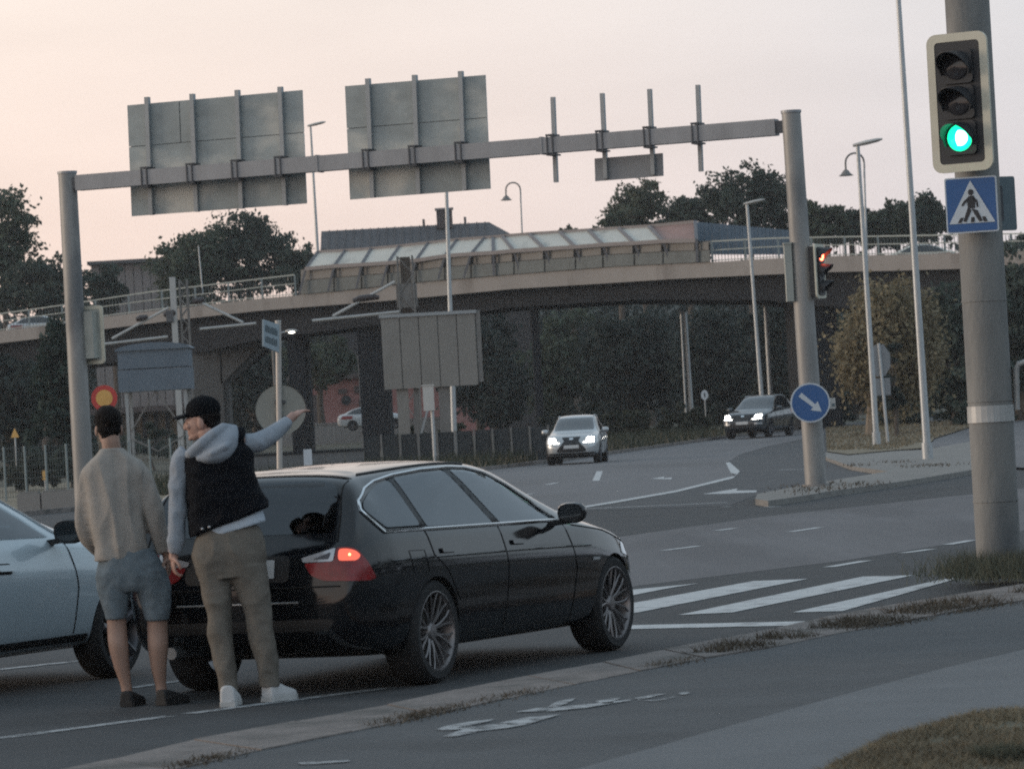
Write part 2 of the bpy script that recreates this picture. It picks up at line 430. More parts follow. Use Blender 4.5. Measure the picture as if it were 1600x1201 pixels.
# raised footway: granite strip of single stones, cycle path, footpath, grass
UP = [(-9.3, 4), (-4.2, 15.2)] + [tuple(G(a, b, .1))[:2] for a, b in ((112, 1199), (300, 1154), (600, 1100), (787, 1060), (937, 1034), (1087, 1004), (1200, 982), (1316, 957))] + [(3.1, 31.3), (3.9, 32.8), (5.0, 34.3), (7, 36.2), (11, 39), (30, 49)]
LO = [(-8.7, 3.8), (-3.6, 15.0)] + [tuple(G(a, b, .1))[:2] for a, b in ((277, 1199), (450, 1160), (600, 1131), (769, 1094), (937, 1059), (1087, 1029), (1200, 1011), (1316, 986), (1437, 965), (1519, 948), (1600, 937))] + [(4.6, 31.7), (7.2, 33.9), (11.2, 36.6), (30, 45.8)]
def resample(pl, n):
    pl = [Vector(p) for p in pl]; L = [0]
    for a, b in zip(pl, pl[1:]): L.append(L[-1] + (b - a).length)
    res = []
    for i in range(n):
        t = L[-1] * i / (n - 1); k = max(j for j in range(len(L)) if L[j] <= t + 1e-9); k = min(k, len(pl) - 2)
        res.append(pl[k].lerp(pl[k + 1], (t - L[k]) / (L[k + 1] - L[k])))
    return res
sheet('cycle_path', LO + [(30, 44.6)] + gp([(1750, 962), (1600, 1012), (1478, 1040), (1356, 1072), (1153, 1127), (950, 1184), (880, 1203)], .1)[0:] + [(-1.2, 14), (-4.2, 3)], 'asphalt_path', z=.092)
FB = gp([(880, 1203), (950, 1184), (1153, 1127), (1356, 1072), (1478, 1040), (1600, 1012), (1750, 962)], .1)
GB = gp([(1250, 1225), (1295, 1198), (1397, 1150), (1519, 1115), (1600, 1107), (1750, 1090)], .1)
sheet('footpath', [(-4.2, 3), (-1.2, 14)] + FB + [(30, 44.6), (30, 40)] + list(reversed(GB)) + [(1.2, 14), (-1, 3)], 'asphalt_pavement', z=.092)
sheet('grass_bank', [(-1, 3), (1.2, 14)] + GB + [(30, 40), (40, 20), (20, -20), (0, -20)], 'grass_soil', z=.094)
kerb = sheet('kerb_bed', UP + list(reversed(LO)), 'soil', z=.07)
NK = 62
cu, cv = resample(UP, NK), resample(LO, NK)
for i in range(NK - 1):
    if cu[i].y < 14 or cu[i].x > 14: continue
    e = .012
    q = [cu[i].lerp(cu[i + 1], e), cu[i].lerp(cu[i + 1], 1 - e), cv[i].lerp(cv[i + 1], 1 - e), cv[i].lerp(cv[i + 1], e)]
    dz = random.uniform(-.004, .004)
    b = MB().prism([Vector((p.x, p.y, -.02)) for p in q], (0, 0, .12 + dz))
    b.build('kerb_stone', 'granite', kerb)

# worn bicycle symbol painted on the cycle path
cyc = bpy.data.objects['cycle_path']
def z8(pts): return [tuple(G(600 + a * .375, 950 + b * .375, .1))[:2] for a, b in pts]
def ringpts(cx, cy, rx, ry, n=14, sl=0): return [(cx + rx * math.cos(2 * PI * i / n), cy + ry * math.sin(2 * PI * i / n) - sl * rx * math.cos(2 * PI * i / n)) for i in range(n)]
for q in ([(220, 500), (250, 489), (350, 470), (460, 458), (440, 467), (365, 483), (340, 497), (300, 503), (240, 504)],
          [(240, 531), (330, 500), (350, 488), (400, 490), (600, 450), (740, 437), (600, 480), (520, 494), (400, 508), (300, 530)],
          [(545, 429), (640, 412), (700, 411), (850, 396), (960, 384), (1030, 374), (1030, 381), (950, 393), (840, 412), (700, 425)],
          [(678, 410), (720, 385), (800, 371), (785, 382), (750, 398), (720, 408)],
          [(880, 385), (950, 372), (990, 370), (960, 382), (950, 392), (915, 394)], 
          [(1040, 372), (1120, 357), (1175, 352), (1120, 366), (1060, 380)], [(1070, 380), (1140, 378), (1215, 364), (1205, 370), (1130, 383)],
          [(1225, 352), (1240, 347), (1268, 346), (1276, 351), (1255, 356), (1236, 356)]):
    sheet('bicycle_symbol', z8(q), 'paint_worn', parent=cyc, z=.098)
sheet('path_patch', z8([(-360, 640), (-150, 628), (-140, 634), (-340, 648)]), 'paint_worn', parent=cyc, z=.098)

# traffic island and the green beyond it
isl = sheet('traffic_island', gp([(1180, 779), (1183, 771), (1262, 756), (1300, 750), (1387, 736), (1330, 728), (1290, 714), (1290, 706), (1325, 711), (1400, 704), (1445, 702), (1525, 688), (1540, 730), (1475, 741), (1400, 753), (1295, 767), (1262, 773), (1200, 782)], .1), 'island_stone', z=.1, thick=.12)
sheet('side_path', gp([(1446, 701), (1460, 686), (1517, 668), (1640, 648), (1760, 650), (1700, 735), (1545, 728), (1527, 689)], .05), 'asphalt_far', z=.05)
sheet('island_lawn', gp([(1292, 705), (1290, 668), (1400, 662), (1515, 655), (1700, 640), (1640, 647), (1516, 667), (1459, 685), (1445, 700), (1400, 703), (1325, 710)], .05), 'grass_dry', z=.06)
# low kerb along the far verge
kv = MB(); Lc = [Vector((x, y, hgt(y))) for x, y in VERGE[1:9]]
for a, b in zip(Lc, Lc[1:]): kv.bar(a + Vector((0, 0, .05)), b + Vector((0, 0, .05)), .18, .14)
kv.build('far_kerb', 'granite').__setitem__('kind', 'structure')
VG = [(x, y) for x, y in VERGE[1:9]]
sheet('verge', VG + [(-30, 95), (-30, 140), (-14, 175), (-6, 215), (2, 236), (12, 236)], 'grass_dry', z=.03)

# ------------------------------------------------------------------ blades of grass and weeds
def blades(name, label, m, spots, hmin, hmax, wd, lean=.5, cat='grass'):
    n = len(spots); V = np.zeros((n * 3, 3)); rng = np.random.default_rng(3)
    sp = np.array(spots); a = rng.uniform(0, 2 * PI, n); h = rng.uniform(hmin, hmax, n)
    dx = np.cos(a) * wd / 2; dy = np.sin(a) * wd / 2
    ln = rng.normal(0, lean, (n, 2)) * h[:, None]
    V[0::3] = sp - np.stack([dx, dy, 0 * dx], 1); V[1::3] = sp + np.stack([dx, dy, 0 * dx], 1)
    V[2::3] = sp + np.stack([ln[:, 0], ln[:, 1], h], 1)
    me = bpy.data.meshes.new(name)
    me.from_pydata(V.tolist(), [], [(3 * i, 3 * i + 1, 3 * i + 2) for i in range(n)])
    return tag(finish(me, name, m), label, cat, kind='stuff')
def in_poly(x, y, pl):
    c = False; j = len(pl) - 1
    for i in range(len(pl)):
        if (pl[i][1] > y) != (pl[j][1] > y) and x < (pl[j][0] - pl[i][0]) * (y - pl[i][1]) / (pl[j][1] - pl[i][1]) + pl[i][0]: c = not c
        j = i
    return c
def scatter(poly, n, z, clump=0):
    xs = [p[0] for p in poly]; ys = [p[1] for p in poly]; res = []
    while len(res) < n:
        x, y = random.uniform(min(xs), max(xs)), random.uniform(min(ys), max(ys))
        if in_poly(x, y, poly) and (not clump or noise.noise((x * clump, y * clump, 0)) > random.uniform(-.6, .5)): res.append((x, y, z + hgt(y)))
    return res
gpoly = gp([(1230, 1235), (1295, 1196), (1397, 1148), (1519, 1113), (1620, 1104), (1640, 1290), (1240, 1290)], .1)
sp = [p for p in scatter(gpoly, 60000, .094, 1.6) if noise.noise((p[0] * 3.1, p[1] * 1.1, 9)) > random.uniform(-.55, .05)]
blades('lawn_grass', 'dry yellowish grass at the edge of the footpath, lower right corner', 'grass_dry', sp[:30000], .008, .04, .007, 1.0)
blades('lawn_grass', 'greener tufts growing among the dry grass by the footpath', 'weed_green', [s for s in sp if noise.noise((s[0] * 1.2 + 5, s[1] * 1.2, 2)) > .33], .02, .07, .008, .7)
# weeds along the joint between granite strip and cycle path
wsp = []
lo = resample(LO, 900)
for i, p in enumerate(lo):
    if p.y < 18 or p.x > 6: continue
    dens = noise.noise((p.x * .9, p.y * .9, 4)) + (.28 if p.x > 1.3 else -.06)
    for k in range(int(max(0, dens) * 150)):
        wsp.append((p.x + random.gauss(-.05, .05 + .06 * (p.x > 1.3)), p.y + random.gauss(.03, .10), .09))
blades('kerb_weeds', 'dry brown weeds along the joint of the granite strip', 'weed_brown', wsp, .004, .035, .009, .9, 'weeds')
wsp = []
for i, p in enumerate(lo):
    if p.y < 25 or p.x > 4.2: continue
    a = noise.noise((p.x * 1.1, p.y * 1.1, 14))
    if p.x > 1.2 and a > -.1:
        for k in range(46):
            t = random.random() ** .8
            q = cv[0]; r_ = max(0, (p.x - 1.2) / 2.5)
            wsp.append((p.x - t * .32, p.y + t * .5 * (.4 + r_), .1))
blades('kerb_weeds', 'rough weeds spreading over the granite strip beside the crosswalk', 'weed_brown', wsp, .008, .08, .008, .8, 'weeds')
pb = G(1562, 892, .1)
wsp = [(pb.x + random.gauss(-.02, .26), pb.y + random.gauss(-.6, .7), .1) for k in range(5200)]
blades('pole_weeds', 'green weeds growing round the foot of the big pole', 'weed_green', wsp, .02, .24, .008, .6, 'weeds')
vp = scatter([(-8, 112), (-4.6, 124), (-.3, 144), (4.4, 167), (9.2, 189), (11, 200), (6, 215), (-2, 190), (-8, 160), (-14, 130)], 26000, .03, .12)
blades('verge_grass', 'tall dry grass along the far side of the oncoming road', 'grass_dry', vp[:13000], .12, .45, .06, .3)
blades('verge_grass', 'dark green undergrowth behind the far verge', 'leaf_shrub', [v for v in vp[13000:] if True], .2, .7, .08, .3)
lp = scatter(gp([(1292, 704), (1290, 668), (1515, 655), (1516, 667), (1459, 685), (1400, 702)], .05), 6000, .06)
blades('island_grass', 'short dry grass on the island behind the gantry post', 'grass_dry', lp, .03, .10, .06, .4)
isp = []
for (a, b) in ((1240, 768), (1300, 756), (1400, 722), (1435, 728), (1250, 762), (1310, 763), (1350, 757), (1470, 727), (1340, 727)):
    q = G(a, b, .1)
    for k in range(60): isp.append((q.x + random.gauss(0, .25), q.y + random.gauss(0, 1.2), .1))
blades('island_weeds', 'sparse weeds in the cracks of the stone island', 'weed_brown', isp, .02, .08, .025, .6, 'weeds')
# ------------------------------------------------------------------ bridge
def interp(tab, x):
    if x <= tab[0][0]:
        a, b = tab[0], tab[1]
    elif x >= tab[-1][0]:
        a, b = tab[-2], tab[-1]
    else:
        k = max(i for i in range(len(tab)) if tab[i][0] <= x); k = min(k, len(tab) - 2); a, b = tab[k], tab[k + 1]
    return a[1] + (b[1] - a[1]) * (x - a[0]) / (b[0] - a[0])
def ZB(px): return 240 - 35 * px / 1240
TOP = [(-80, 527), (0, 517), (100, 505), (155, 496), (400, 467), (525, 456), (650, 442), (800, 429.5), (962, 417), (1107, 410), (1200, 404), (1300, 400), (1400, 398), (1640, 391)]
BOT = [(-80, 546), (0, 536), (105, 524), (155, 515), (300, 497), (400, 486), (615, 469), (800, 451.5), (925, 444), (1050, 436), (1200, 429), (1300, 425), (1400, 423), (1640, 416)]
GIR = [(-80, 590), (150, 568), (300, 552), (400, 530), (640, 500), (800, 479), (1000, 467), (1200, 468), (1310, 480), (1640, 480)]
RAIL = [(-80, 500), (0, 490), (100, 476), (225, 457), (400, 436), (470, 428), (1110, 377), (1200, 372), (1300, 370), (1640, 364)]
mid = P(640, 657, ZB(640))
bridge = thing('road_bridge', 'long curved concrete road bridge crossing behind the junction', 'bridge', (mid.x, mid.y, hgt(mid.y)))
XS = list(range(-80, 1641, 40))
def strip_solid(top, bot, depth, z0off=0.0, xs=XS):
    """solid between two photo-height curves on the bridge line, depth metres thick"""
    rings = []
    for x in xs:
        Y = ZB(x) + z0off
        a, b = P(x, interp(top, x), ZB(x)), P(x, interp(bot, x), ZB(x))
        a.y = b.y = Y; e = Vector((0, depth, 0)); b.x = a.x
        rings.append([a, a + e, b + e, b])
    return MB().ring_loft(rings)
strip_solid(TOP, BOT, .45).build('edge_beam', 'concrete', bridge)
# deck slab and two haunched girders
def lower(tab, d): return [(x, y + d) for x, y in tab]
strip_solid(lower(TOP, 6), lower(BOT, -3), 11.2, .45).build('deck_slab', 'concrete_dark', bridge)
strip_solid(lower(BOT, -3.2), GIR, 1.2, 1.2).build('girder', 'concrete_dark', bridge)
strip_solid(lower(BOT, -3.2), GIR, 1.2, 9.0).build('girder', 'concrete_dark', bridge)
strip_solid(TOP, BOT, .45, 11.65).build('edge_beam', 'concrete', bridge)
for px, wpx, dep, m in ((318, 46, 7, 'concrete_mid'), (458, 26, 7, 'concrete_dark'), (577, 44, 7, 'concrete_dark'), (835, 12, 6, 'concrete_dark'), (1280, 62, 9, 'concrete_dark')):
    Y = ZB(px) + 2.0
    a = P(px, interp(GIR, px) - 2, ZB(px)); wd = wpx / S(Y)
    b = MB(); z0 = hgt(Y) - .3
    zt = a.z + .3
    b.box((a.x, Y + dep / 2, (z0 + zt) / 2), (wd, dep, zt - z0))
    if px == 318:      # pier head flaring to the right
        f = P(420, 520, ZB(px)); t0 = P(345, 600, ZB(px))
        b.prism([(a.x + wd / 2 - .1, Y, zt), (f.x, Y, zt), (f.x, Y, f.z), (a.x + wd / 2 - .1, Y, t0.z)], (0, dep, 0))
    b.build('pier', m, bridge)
# railing
rx = [x for x in range(-60, 472, 4)] + [x for x in range(1112, 1640, 4)]
for seg in ((-60, 470), (1112, 1636)):
    xs = list(range(seg[0], seg[1] + 1, 26))
    for fr, nm in ((0.0, 'top_rail'), (.42, 'mid_rail'), (.92, 'bottom_rail')):
        b = MB()
        pts = [P(x, interp(RAIL, x) + fr * (interp(TOP, x) - interp(RAIL, x)), ZB(x) - .0) + Vector((0, .22, 0)) for x in xs]
        for a_, b_ in zip(pts, pts[1:]): b.bar(a_, b_, .06, .07 if fr == 0 else .05)
        b.build(nm, 'rail_grey', bridge)
    for x in xs[::2]:
        a, c = P(x, interp(RAIL, x), ZB(x)), P(x, interp(TOP, x), ZB(x)); c.x = a.x
        MB().bar(a + Vector((0, .22, 0)), c + Vector((0, .22, 0)), .10, .10).build('rail_post', 'rail_grey', bridge)
    b = MB()
    for x in range(seg[0], seg[1], 5):
        a = P(x, interp(RAIL, x) + .1 * (interp(TOP, x) - interp(RAIL, x)), ZB(x)); c = P(x, interp(TOP, x), ZB(x)); c.x = a.x
        b.bar(a + Vector((0, .22, 0)), c + Vector((0, .22, 0)), .028, .028)
    b.build('balusters', 'mesh_dark', bridge, kind='stuff')

# glazed screen over the tracks: leaning panes between slanted frames
q0 = P(770, 430, ZB(770))
scr = thing('glass_screen', 'glazed protective screen of slanted pale panes standing on the bridge', 'screen', tuple(q0))
MU = [((497, 394), (478, 420)), ((539, 392), (522, 416)), ((580, 389), (565, 413.5)), ((624, 385), (606, 411)), ((669, 380), (650, 407)), ((714, 375), (695, 400)), ((757, 372), (736, 397)),
      ((770, 371), (771, 395)), ((785, 369.5), (803, 392)), ((827, 366), (851, 389)), ((875, 363), (899, 386)), ((920, 360), (942, 382.5)), ((967, 357), (991, 380)), ((1014, 354), (1036, 377)), ((1086, 347), (1088, 376))]
def sp_(pt, lean=0.0): return P(pt[0], pt[1], ZB(pt[0]) - .25 + lean)
LEAN = 2.4
for k, ((t0, b0), (t1, b1)) in enumerate(zip(MU, MU[1:])):
    q = [sp_(t0, LEAN), sp_(t1, LEAN), sp_(b1), sp_(b0)]
    c = sum(q, Vector()) / 4
    q = [c + (p - c) * .97 for p in q]
    MB().add(q, [(0, 1, 2, 3)]).build('pane', 'screen_red' if k == len(MU) - 2 else 'screen_glass', scr)
for t, b0 in MU:
    a, c = sp_(t, LEAN), sp_(b0)
    dn = (c - a)
    base_py = interp(TOP, b0[0]) - 1
    f = (base_py - b0[1]) / (b0[1] - t[1])
    c2 = P(b0[0] + (b0[0] - t[0]) * min(f, .55), base_py, ZB(b0[0]) - .25)
    MB().bar(a, c, .17, .17, up=(0, 1, 0)).bar(c, c2, .12, .12, up=(0, 1, 0)).build('mullion', 'screen_frame', scr)
for sel, nm in ((0, 'top_rail'), (1, 'mid_rail')):
    b = MB(); pts = [sp_(m_[sel], LEAN if sel == 0 else 0) for m_ in MU]
    for a_, b_ in zip(pts, pts[1:]): b.bar(a_, b_, .2, .2, up=(0, 1, 0))
    b.build(nm, 'screen_frame', scr)
mat('screen_dim', (.19, .188, .182), .5, var=.35, scale=.5); translucent('screen_dim', .4)
# lower pale row and dark mesh row
ROW = [470] + [m_[1][0] for m_ in MU[1:]] + [1110]
for x0, x1 in zip(ROW, ROW[1:]):
    ys = lambda x: interp([(m_[1][0], m_[1][1]) for m_ in MU], x)
    tp = lambda x, f: ys(x) + f * (interp(TOP, x) - ys(x))
    MB().prism([P(x0 + 4, tp(x0 + 4, .07), ZB(x0) - .1), P(x1 - 3, tp(x1 - 4, .07), ZB(x1) - .1), P(x1 - 3, tp(x1 - 4, .43), ZB(x1) - .1), P(x0 + 4, tp(x0 + 4, .43), ZB(x0) - .1)], (0, .04, 0)).build('lower_pane', 'screen_dim', scr)
    MB().prism([P(x0, tp(x0, .02), ZB(x0) + .12), P(x1, tp(x1, .02), ZB(x1) + .12), P(x1, tp(x1, 1.0), ZB(x1) + .12), P(x0, tp(x0, 1.0), ZB(x0) + .12)], (0, .04, 0)).build('back_pane', 'screen_dim', scr)
    MB().prism([P(x0 + 1, tp(x0 + 1, .46), ZB(x0) - .12), P(x1 - 1, tp(x1 - 1, .46), ZB(x1) - .12), P(x1 - 1, tp(x1 - 1, .97), ZB(x1) - .12), P(x0 + 1, tp(x0 + 1, .97), ZB(x0) - .12)], (0, .04, 0)).build('mesh_panel', 'mesh_dark', scr)

# blue corrugated barrier on the far side of the deck
qb = P(1160, 395, 216)
bar_ = thing('noise_barrier', 'blue grey corrugated barrier on the bridge right of the glazed screen', 'barrier', tuple(qb))
xs = list(range(1088, 1262, 6))
for i, (x0, x1) in enumerate(zip(xs, xs[1:])):
    yt = 347 + (x0 - 1088) * .09
    a, c = P(x0, yt, 213), P(x1, yt + .5, 213); lo_ = P(x0, 398, 213)
    MB().box(((a.x + c.x) / 2, 213 + (.04 if i % 2 else 0), (a.z + lo_.z) / 2), ((c.x - a.x) * .97, .12, a.z - lo_.z)).build('barrier_panel', 'barrier_blue', bar_)

# ------------------------------------------------------------------ buildings
def quadwall(px0, px1, py0, py1, Y, depth):
    a, b = P(px0, py0, Y), P(px1, py1, Y)
    return a, b
def facade(name, label, px0, px1, ptop, pbot, Y, depth, m):
    a = P(px0, ptop, Y); b = P(px1, ptop - .055 * (px1 - px0), Y); c = P(px0, pbot, Y)
    t = thing(name, label, 'building', ((a.x + b.x) / 2, Y, hgt(Y)))
    z0 = min(c.z, hgt(Y)) - .1
    MB().box(((a.x + b.x) / 2, Y + depth / 2, (a.z + z0) / 2), (b.x - a.x, depth, a.z - z0)).build('wall', m, t)
    return t, a, b, z0
# pink building under the bridge
t, a, b, z0 = facade('pink_building', 'low pink rendered building seen under the bridge', 455, 760, 596, 690, 300, 12, 'wall_pink')
MB().box(((a.x + b.x) / 2, 305.5, a.z + .15), (b.x - a.x + .5, 13, .3)).build('roof', 'roof_brown', t)
c = P(541, 625, 299.6)
MB().lathe([(0.001, 0), (.36, 0), (.36, .3), (.001, .3)], 18, Matrix.Translation(c) @ Matrix.Rotation(PI / 2, 4, 'X')).build('round_window', 'dark_gap', t)
for px, py, wd, ht in ((565, 632, .35, .8), (535, 611, .6, .35), (559, 608, .5, .5), (490, 645, .9, 2.6)):
    c = P(px, py, 299.9); MB().box(tuple(c), (wd, .25, ht)).build('window', 'roof_brown', t)
# tan building left
t, a, b, z0 = facade('tan_building', 'tan building with dark columns seen between the two people', 150, 300, 648, 700, 290, 10, 'wall_tan')
MB().box(((a.x + b.x) / 2, 294, a.z + .2), (b.x - a.x + .6, 12, .4)).build('roof', 'roof_brown', t)
for px in (188, 208, 226, 244, 262, 283):
    c = P(px, 670, 289.6); MB().box((c.x, 289.7, (a.z + z0) / 2), (.28, .5, a.z - z0)).build('column', 'dark_gap', t)
# roof of the building behind the screen
Yr = 300
t = thing('hip_roof_building', 'building behind the bridge with a grey seamed metal roof and a chimney', 'building', (P(640, 400, Yr).x, Yr, hgt(Yr)))
e0, e1, r0, r1, h1 = P(506, 402, Yr), P(765, 384, Yr), P(512, 375, Yr + 4), P(764, 346, Yr + 4), P(835, 372, Yr)
z0 = hgt(Yr)
MB().prism([(e0.x, Yr + .4, e0.z), (h1.x - .4, Yr + .4, e0.z), (h1.x - .4, Yr + .4, z0), (e0.x, Yr + .4, z0)], (0, 10, 0)).build('wall', 'clad_dark', t)
zr_ = r1.z; ze = e0.z - .3
MB().add([(e0.x - .3, Yr, ze), (h1.x + .3, Yr, ze), (h1.x + .3, Yr + 11, ze), (e0.x - .3, Yr + 11, ze), (e0.x - .3, Yr + 5, zr_), (r1.x, Yr + 5, zr_)],
         [(0, 1, 5, 4), (1, 2, 5), (2, 3, 4, 5), (3, 0, 4), (0, 3, 2, 1)]).build('roof', 'roof_metal', t)
rf = [o for o in t.children if o.name.startswith('roof')][0]
for k in range(20):
    x = e0.x + (r1.x - e0.x) * (k + .5) / 20
    MB().bar((x, Yr - .02, ze + .02), (x, Yr + 4.95, zr_ + .03), .06, .07).build('roof_seam', 'roof_metal', rf)
c = P(695, 352, Yr + 4)
MB().box((c.x, Yr + 4.5, zr_ + .35), (1.15, .9, 1.3)).build('chimney', 'roof_brown', rf)
MB().box((c.x, Yr + 4.5, zr_ + 1.1), (1.35, 1.1, .14)).build('chimney_cap', 'clad_grey', rf)
for px in (662, 727): 
    c = P(px, 352, Yr + 4); MB().tube([(c.x, Yr + 4.5, zr_ - .1), (c.x, Yr + 4.5, zr_ + .45)], .09, 8).build('vent_pipe', 'roof_metal', rf)
# clad block left
t, a, b, z0 = facade('clad_building', 'grey clad block rising behind the bridge left of the round trees', 142, 300, 414, 460, 300, 9, 'clad_grey')
for k in range(12):
    x = a.x + (b.x - a.x) * (k + .5) / 12
    MB().box((x, 299.93, (a.z + z0) / 2), ((b.x - a.x) / 12 * .9, .14, a.z - z0)).build('cladding_panel', 'clad_grey', t)
MB().box(((a.x + b.x) / 2, 304, a.z + .1), (b.x - a.x + .4, 9.5, .25)).build('roof', 'roof_metal', t)

# ------------------------------------------------------------------ trees
def leaf_mesh(pts, size, rng, flat=.6):
    n = len(pts); c = np.asarray(pts)
    a = rng.normal(size=(n, 3)); a /= np.linalg.norm(a, axis=1)[:, None]
    b = rng.normal(size=(n, 3)); b -= a * (a * b).sum(1)[:, None]; b /= np.linalg.norm(b, axis=1)[:, None]
    s = size * rng.uniform(.6, 1.4, n)[:, None]
    V = np.empty((n * 4, 3)); V[0::4] = c - a * s; V[1::4] = c - b * s * flat; V[2::4] = c + a * s; V[3::4] = c + b * s * flat
    return V, [(4 * i, 4 * i + 1, 4 * i + 2, 4 * i + 3) for i in range(n)]
SEED = [11]
def tree(name, label, cx, cy, rx, ry, Y, leaf, n=5000, size=.16, bark='bark', open_=.6, group=None, trunk_px=None, cat='tree', conifer=False, trunk_w=.28, hang=0, base=None):
    SEED[0] += 1; rng = np.random.default_rng(SEED[0])
    c = P(cx, cy, Y); s = S(Y); R = Vector((rx / s, rx / s * .9, ry / s))
    bx = P(trunk_px, cy, Y).x if trunk_px else c.x
    z0 = hgt(Y) - .1 if base is None else base
    t = thing(name, label, cat, (bx, Y, z0), group=group)
    size = size * .82 if Y > 240 else size
    K = max(14, n // 60); cl = []
    while len(cl) < K:
        v = rng.normal(size=3); v /= np.linalg.norm(v); r = rng.uniform(.25, 1) ** open_
        p = v * r
        if conifer:
            zz = rng.uniform(-1, 1); rad = (1 - (zz + 1) / 2) ** .8 * rng.uniform(.5, 1.05) + .04; an = rng.uniform(0, 2 * PI)
            p = np.array([math.cos(an) * rad, math.sin(an) * rad, zz])
        # lumpy outline
        f = 1 + .5 * noise.noise(Vector(p) * 2.4 + Vector((SEED[0], 0, 0)))
        cl.append(np.array(c) + p * np.array(R) * (1 if conifer else f))
    cl = np.array(cl); rc = min(R.x, R.z) * (.20 if not conifer else .14)
    per = n // K; pts = []
    for q in cl:
        rr = rc * rng.uniform(.6, 1.5)
        d = rng.normal(size=(per, 3)) * np.array([rr, rr, rr * (.7 if not hang else 1.0)]) * .62
        if hang: d[:, 2] -= rng.exponential(hang, per)
        pts.append(q + d)
    V, F = leaf_mesh(np.concatenate(pts), size, rng)
    V[:, 2] = np.maximum(V[:, 2], z0 + .05)
    me = bpy.data.meshes.new('crown'); me.from_pydata(V.tolist(), [], F)
    finish(me, 'crown', leaf, t)
    b = MB(); H = c.z - z0
    topz = c.z + R.z * (.8 if conifer else .25)
    pth = [Vector((bx, Y, z0)), Vector((bx + (c.x - bx) * .3 + rng.normal() * .1, Y, z0 + H * .5)), Vector((c.x, Y, max(z0 + .5, c.z - R.z * .3))), Vector((c.x + rng.normal() * .2, Y, topz))]
    b.tube(pth, [trunk_w, trunk_w * .8, trunk_w * .6, trunk_w * .15], 8)
    if not conifer:
        for q in cl[rng.choice(len(cl), min(14, len(cl)), replace=False)]:
            m_ = Vector((c.x, Y, c.z - R.z * rng.uniform(.1, .8))); m_.z = max(m_.z, z0 + .4)
            e = Vector(q); k = m_.lerp(e, .5) + Vector((0, 0, -.1 * R.z))
            b.tube([m_, k, e], [trunk_w * .35, trunk_w * .22, trunk_w * .06], 6)
    b.build('trunk', bark, t, smooth=True)
    return t
TG = 'trees behind the bridge'
tree('broadleaf_tree', 'tall ragged tree at the far left edge, above the bridge railing', 2, 385, 68, 88, 268, 'leaf_mid', 6500, .20, group=TG, open_=.75)
tree('broadleaf_tree', 'dark low tree mass left of the first gantry post', 60, 455, 80, 52, 262, 'leaf_dark', 7000, .2, group=TG)
tree('broadleaf_tree', 'round tree under the first big sign, left of the pair', 296, 420, 62, 64, 275, 'leaf_mid', 7500, .19, group=TG)
tree('broadleaf_tree', 'broader round tree under the first big sign, right of the pair', 385, 402, 76, 64, 278, 'leaf_dark', 9000, .19, group=TG)
tree('broadleaf_tree', 'low dark tree between the round trees and the glazed screen', 468, 425, 42, 40, 272, 'leaf_dark', 4000, .2, group=TG)
tree('broadleaf_tree', 'sparse small treetop left of the metal roof', 548, 374, 34, 24, 318, 'leaf_pale', 900, .18, group=TG, open_=.8)
tree('broadleaf_tree', 'shrubby tree left of the clad block', 170, 455, 34, 42, 270, 'leaf_dark', 3000, .2, group=TG)
tree('broadleaf_tree', 'small treetop above the middle of the glazed screen', 888, 362, 14, 13, 300, 'leaf_pale', 500, .2, group=TG, open_=.9)
tree('broadleaf_tree', 'airy tree under the small hanging sign panel', 1000, 322, 58, 44, 290, 'leaf_pale', 5000, .19, group=TG, open_=.8)
tree('broadleaf_tree', 'low spreading tree at the right end of the glazed screen', 965, 352, 40, 20, 286, 'leaf_mid', 1800, .2, group=TG, open_=.8)
tree('broadleaf_tree', 'dark tree between the airy tree and the tall right tree', 1075, 340, 48, 38, 285, 'leaf_dark', 5000, .2, group=TG)
tree('broadleaf_tree', 'tallest dark tree behind the lamp left of the right gantry post', 1172, 314, 72, 54, 280, 'leaf_dark', 9000, .2, group=TG)
tree('broadleaf_tree', 'tree just right of the right gantry post', 1290, 350, 48, 32, 275, 'leaf_mid', 4500, .2, group=TG)
tree('broadleaf_tree', 'round tree behind the double lamp post', 1372, 352, 38, 34, 278, 'leaf_mid', 4000, .2, group=TG)
tree('broadleaf_tree', 'dense tree left of the pedestrian crossing sign', 1438, 345, 48, 40, 272, 'leaf_dark', 5500, .2, group=TG)
tree('broadleaf_tree', 'low tree filling the skyline right of the blue barrier', 1248, 352, 42, 30, 284, 'leaf_mid', 4000, .2, group=TG)
tree('broadleaf_tree', 'low tree between the right gantry post and the double lamp', 1330, 356, 42, 28, 282, 'leaf_dark', 4000, .2, group=TG)
tree('broadleaf_tree', 'low tree just left of the tallest lamp post', 1402, 356, 40, 28, 282, 'leaf_mid', 4000, .2, group=TG)
tree('broadleaf_tree', 'low tree behind the big pole at the right edge', 1580, 392, 48, 26, 262, 'leaf_dark', 3000, .2, group=TG)
UG = 'trees under the bridge'
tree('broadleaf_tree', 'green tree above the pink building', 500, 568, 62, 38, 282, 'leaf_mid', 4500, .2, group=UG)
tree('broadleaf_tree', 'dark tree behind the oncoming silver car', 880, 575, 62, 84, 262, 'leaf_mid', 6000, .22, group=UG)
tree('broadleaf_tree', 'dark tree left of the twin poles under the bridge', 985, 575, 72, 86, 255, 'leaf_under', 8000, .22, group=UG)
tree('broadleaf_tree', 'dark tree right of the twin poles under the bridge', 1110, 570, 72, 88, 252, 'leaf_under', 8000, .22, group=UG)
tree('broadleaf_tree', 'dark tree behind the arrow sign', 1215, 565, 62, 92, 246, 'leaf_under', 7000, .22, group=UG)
tree('broadleaf_tree', 'dark tree at the bridge end behind the tan tree', 1330, 575, 55, 90, 244, 'leaf_dark', 5500, .22, group=UG)
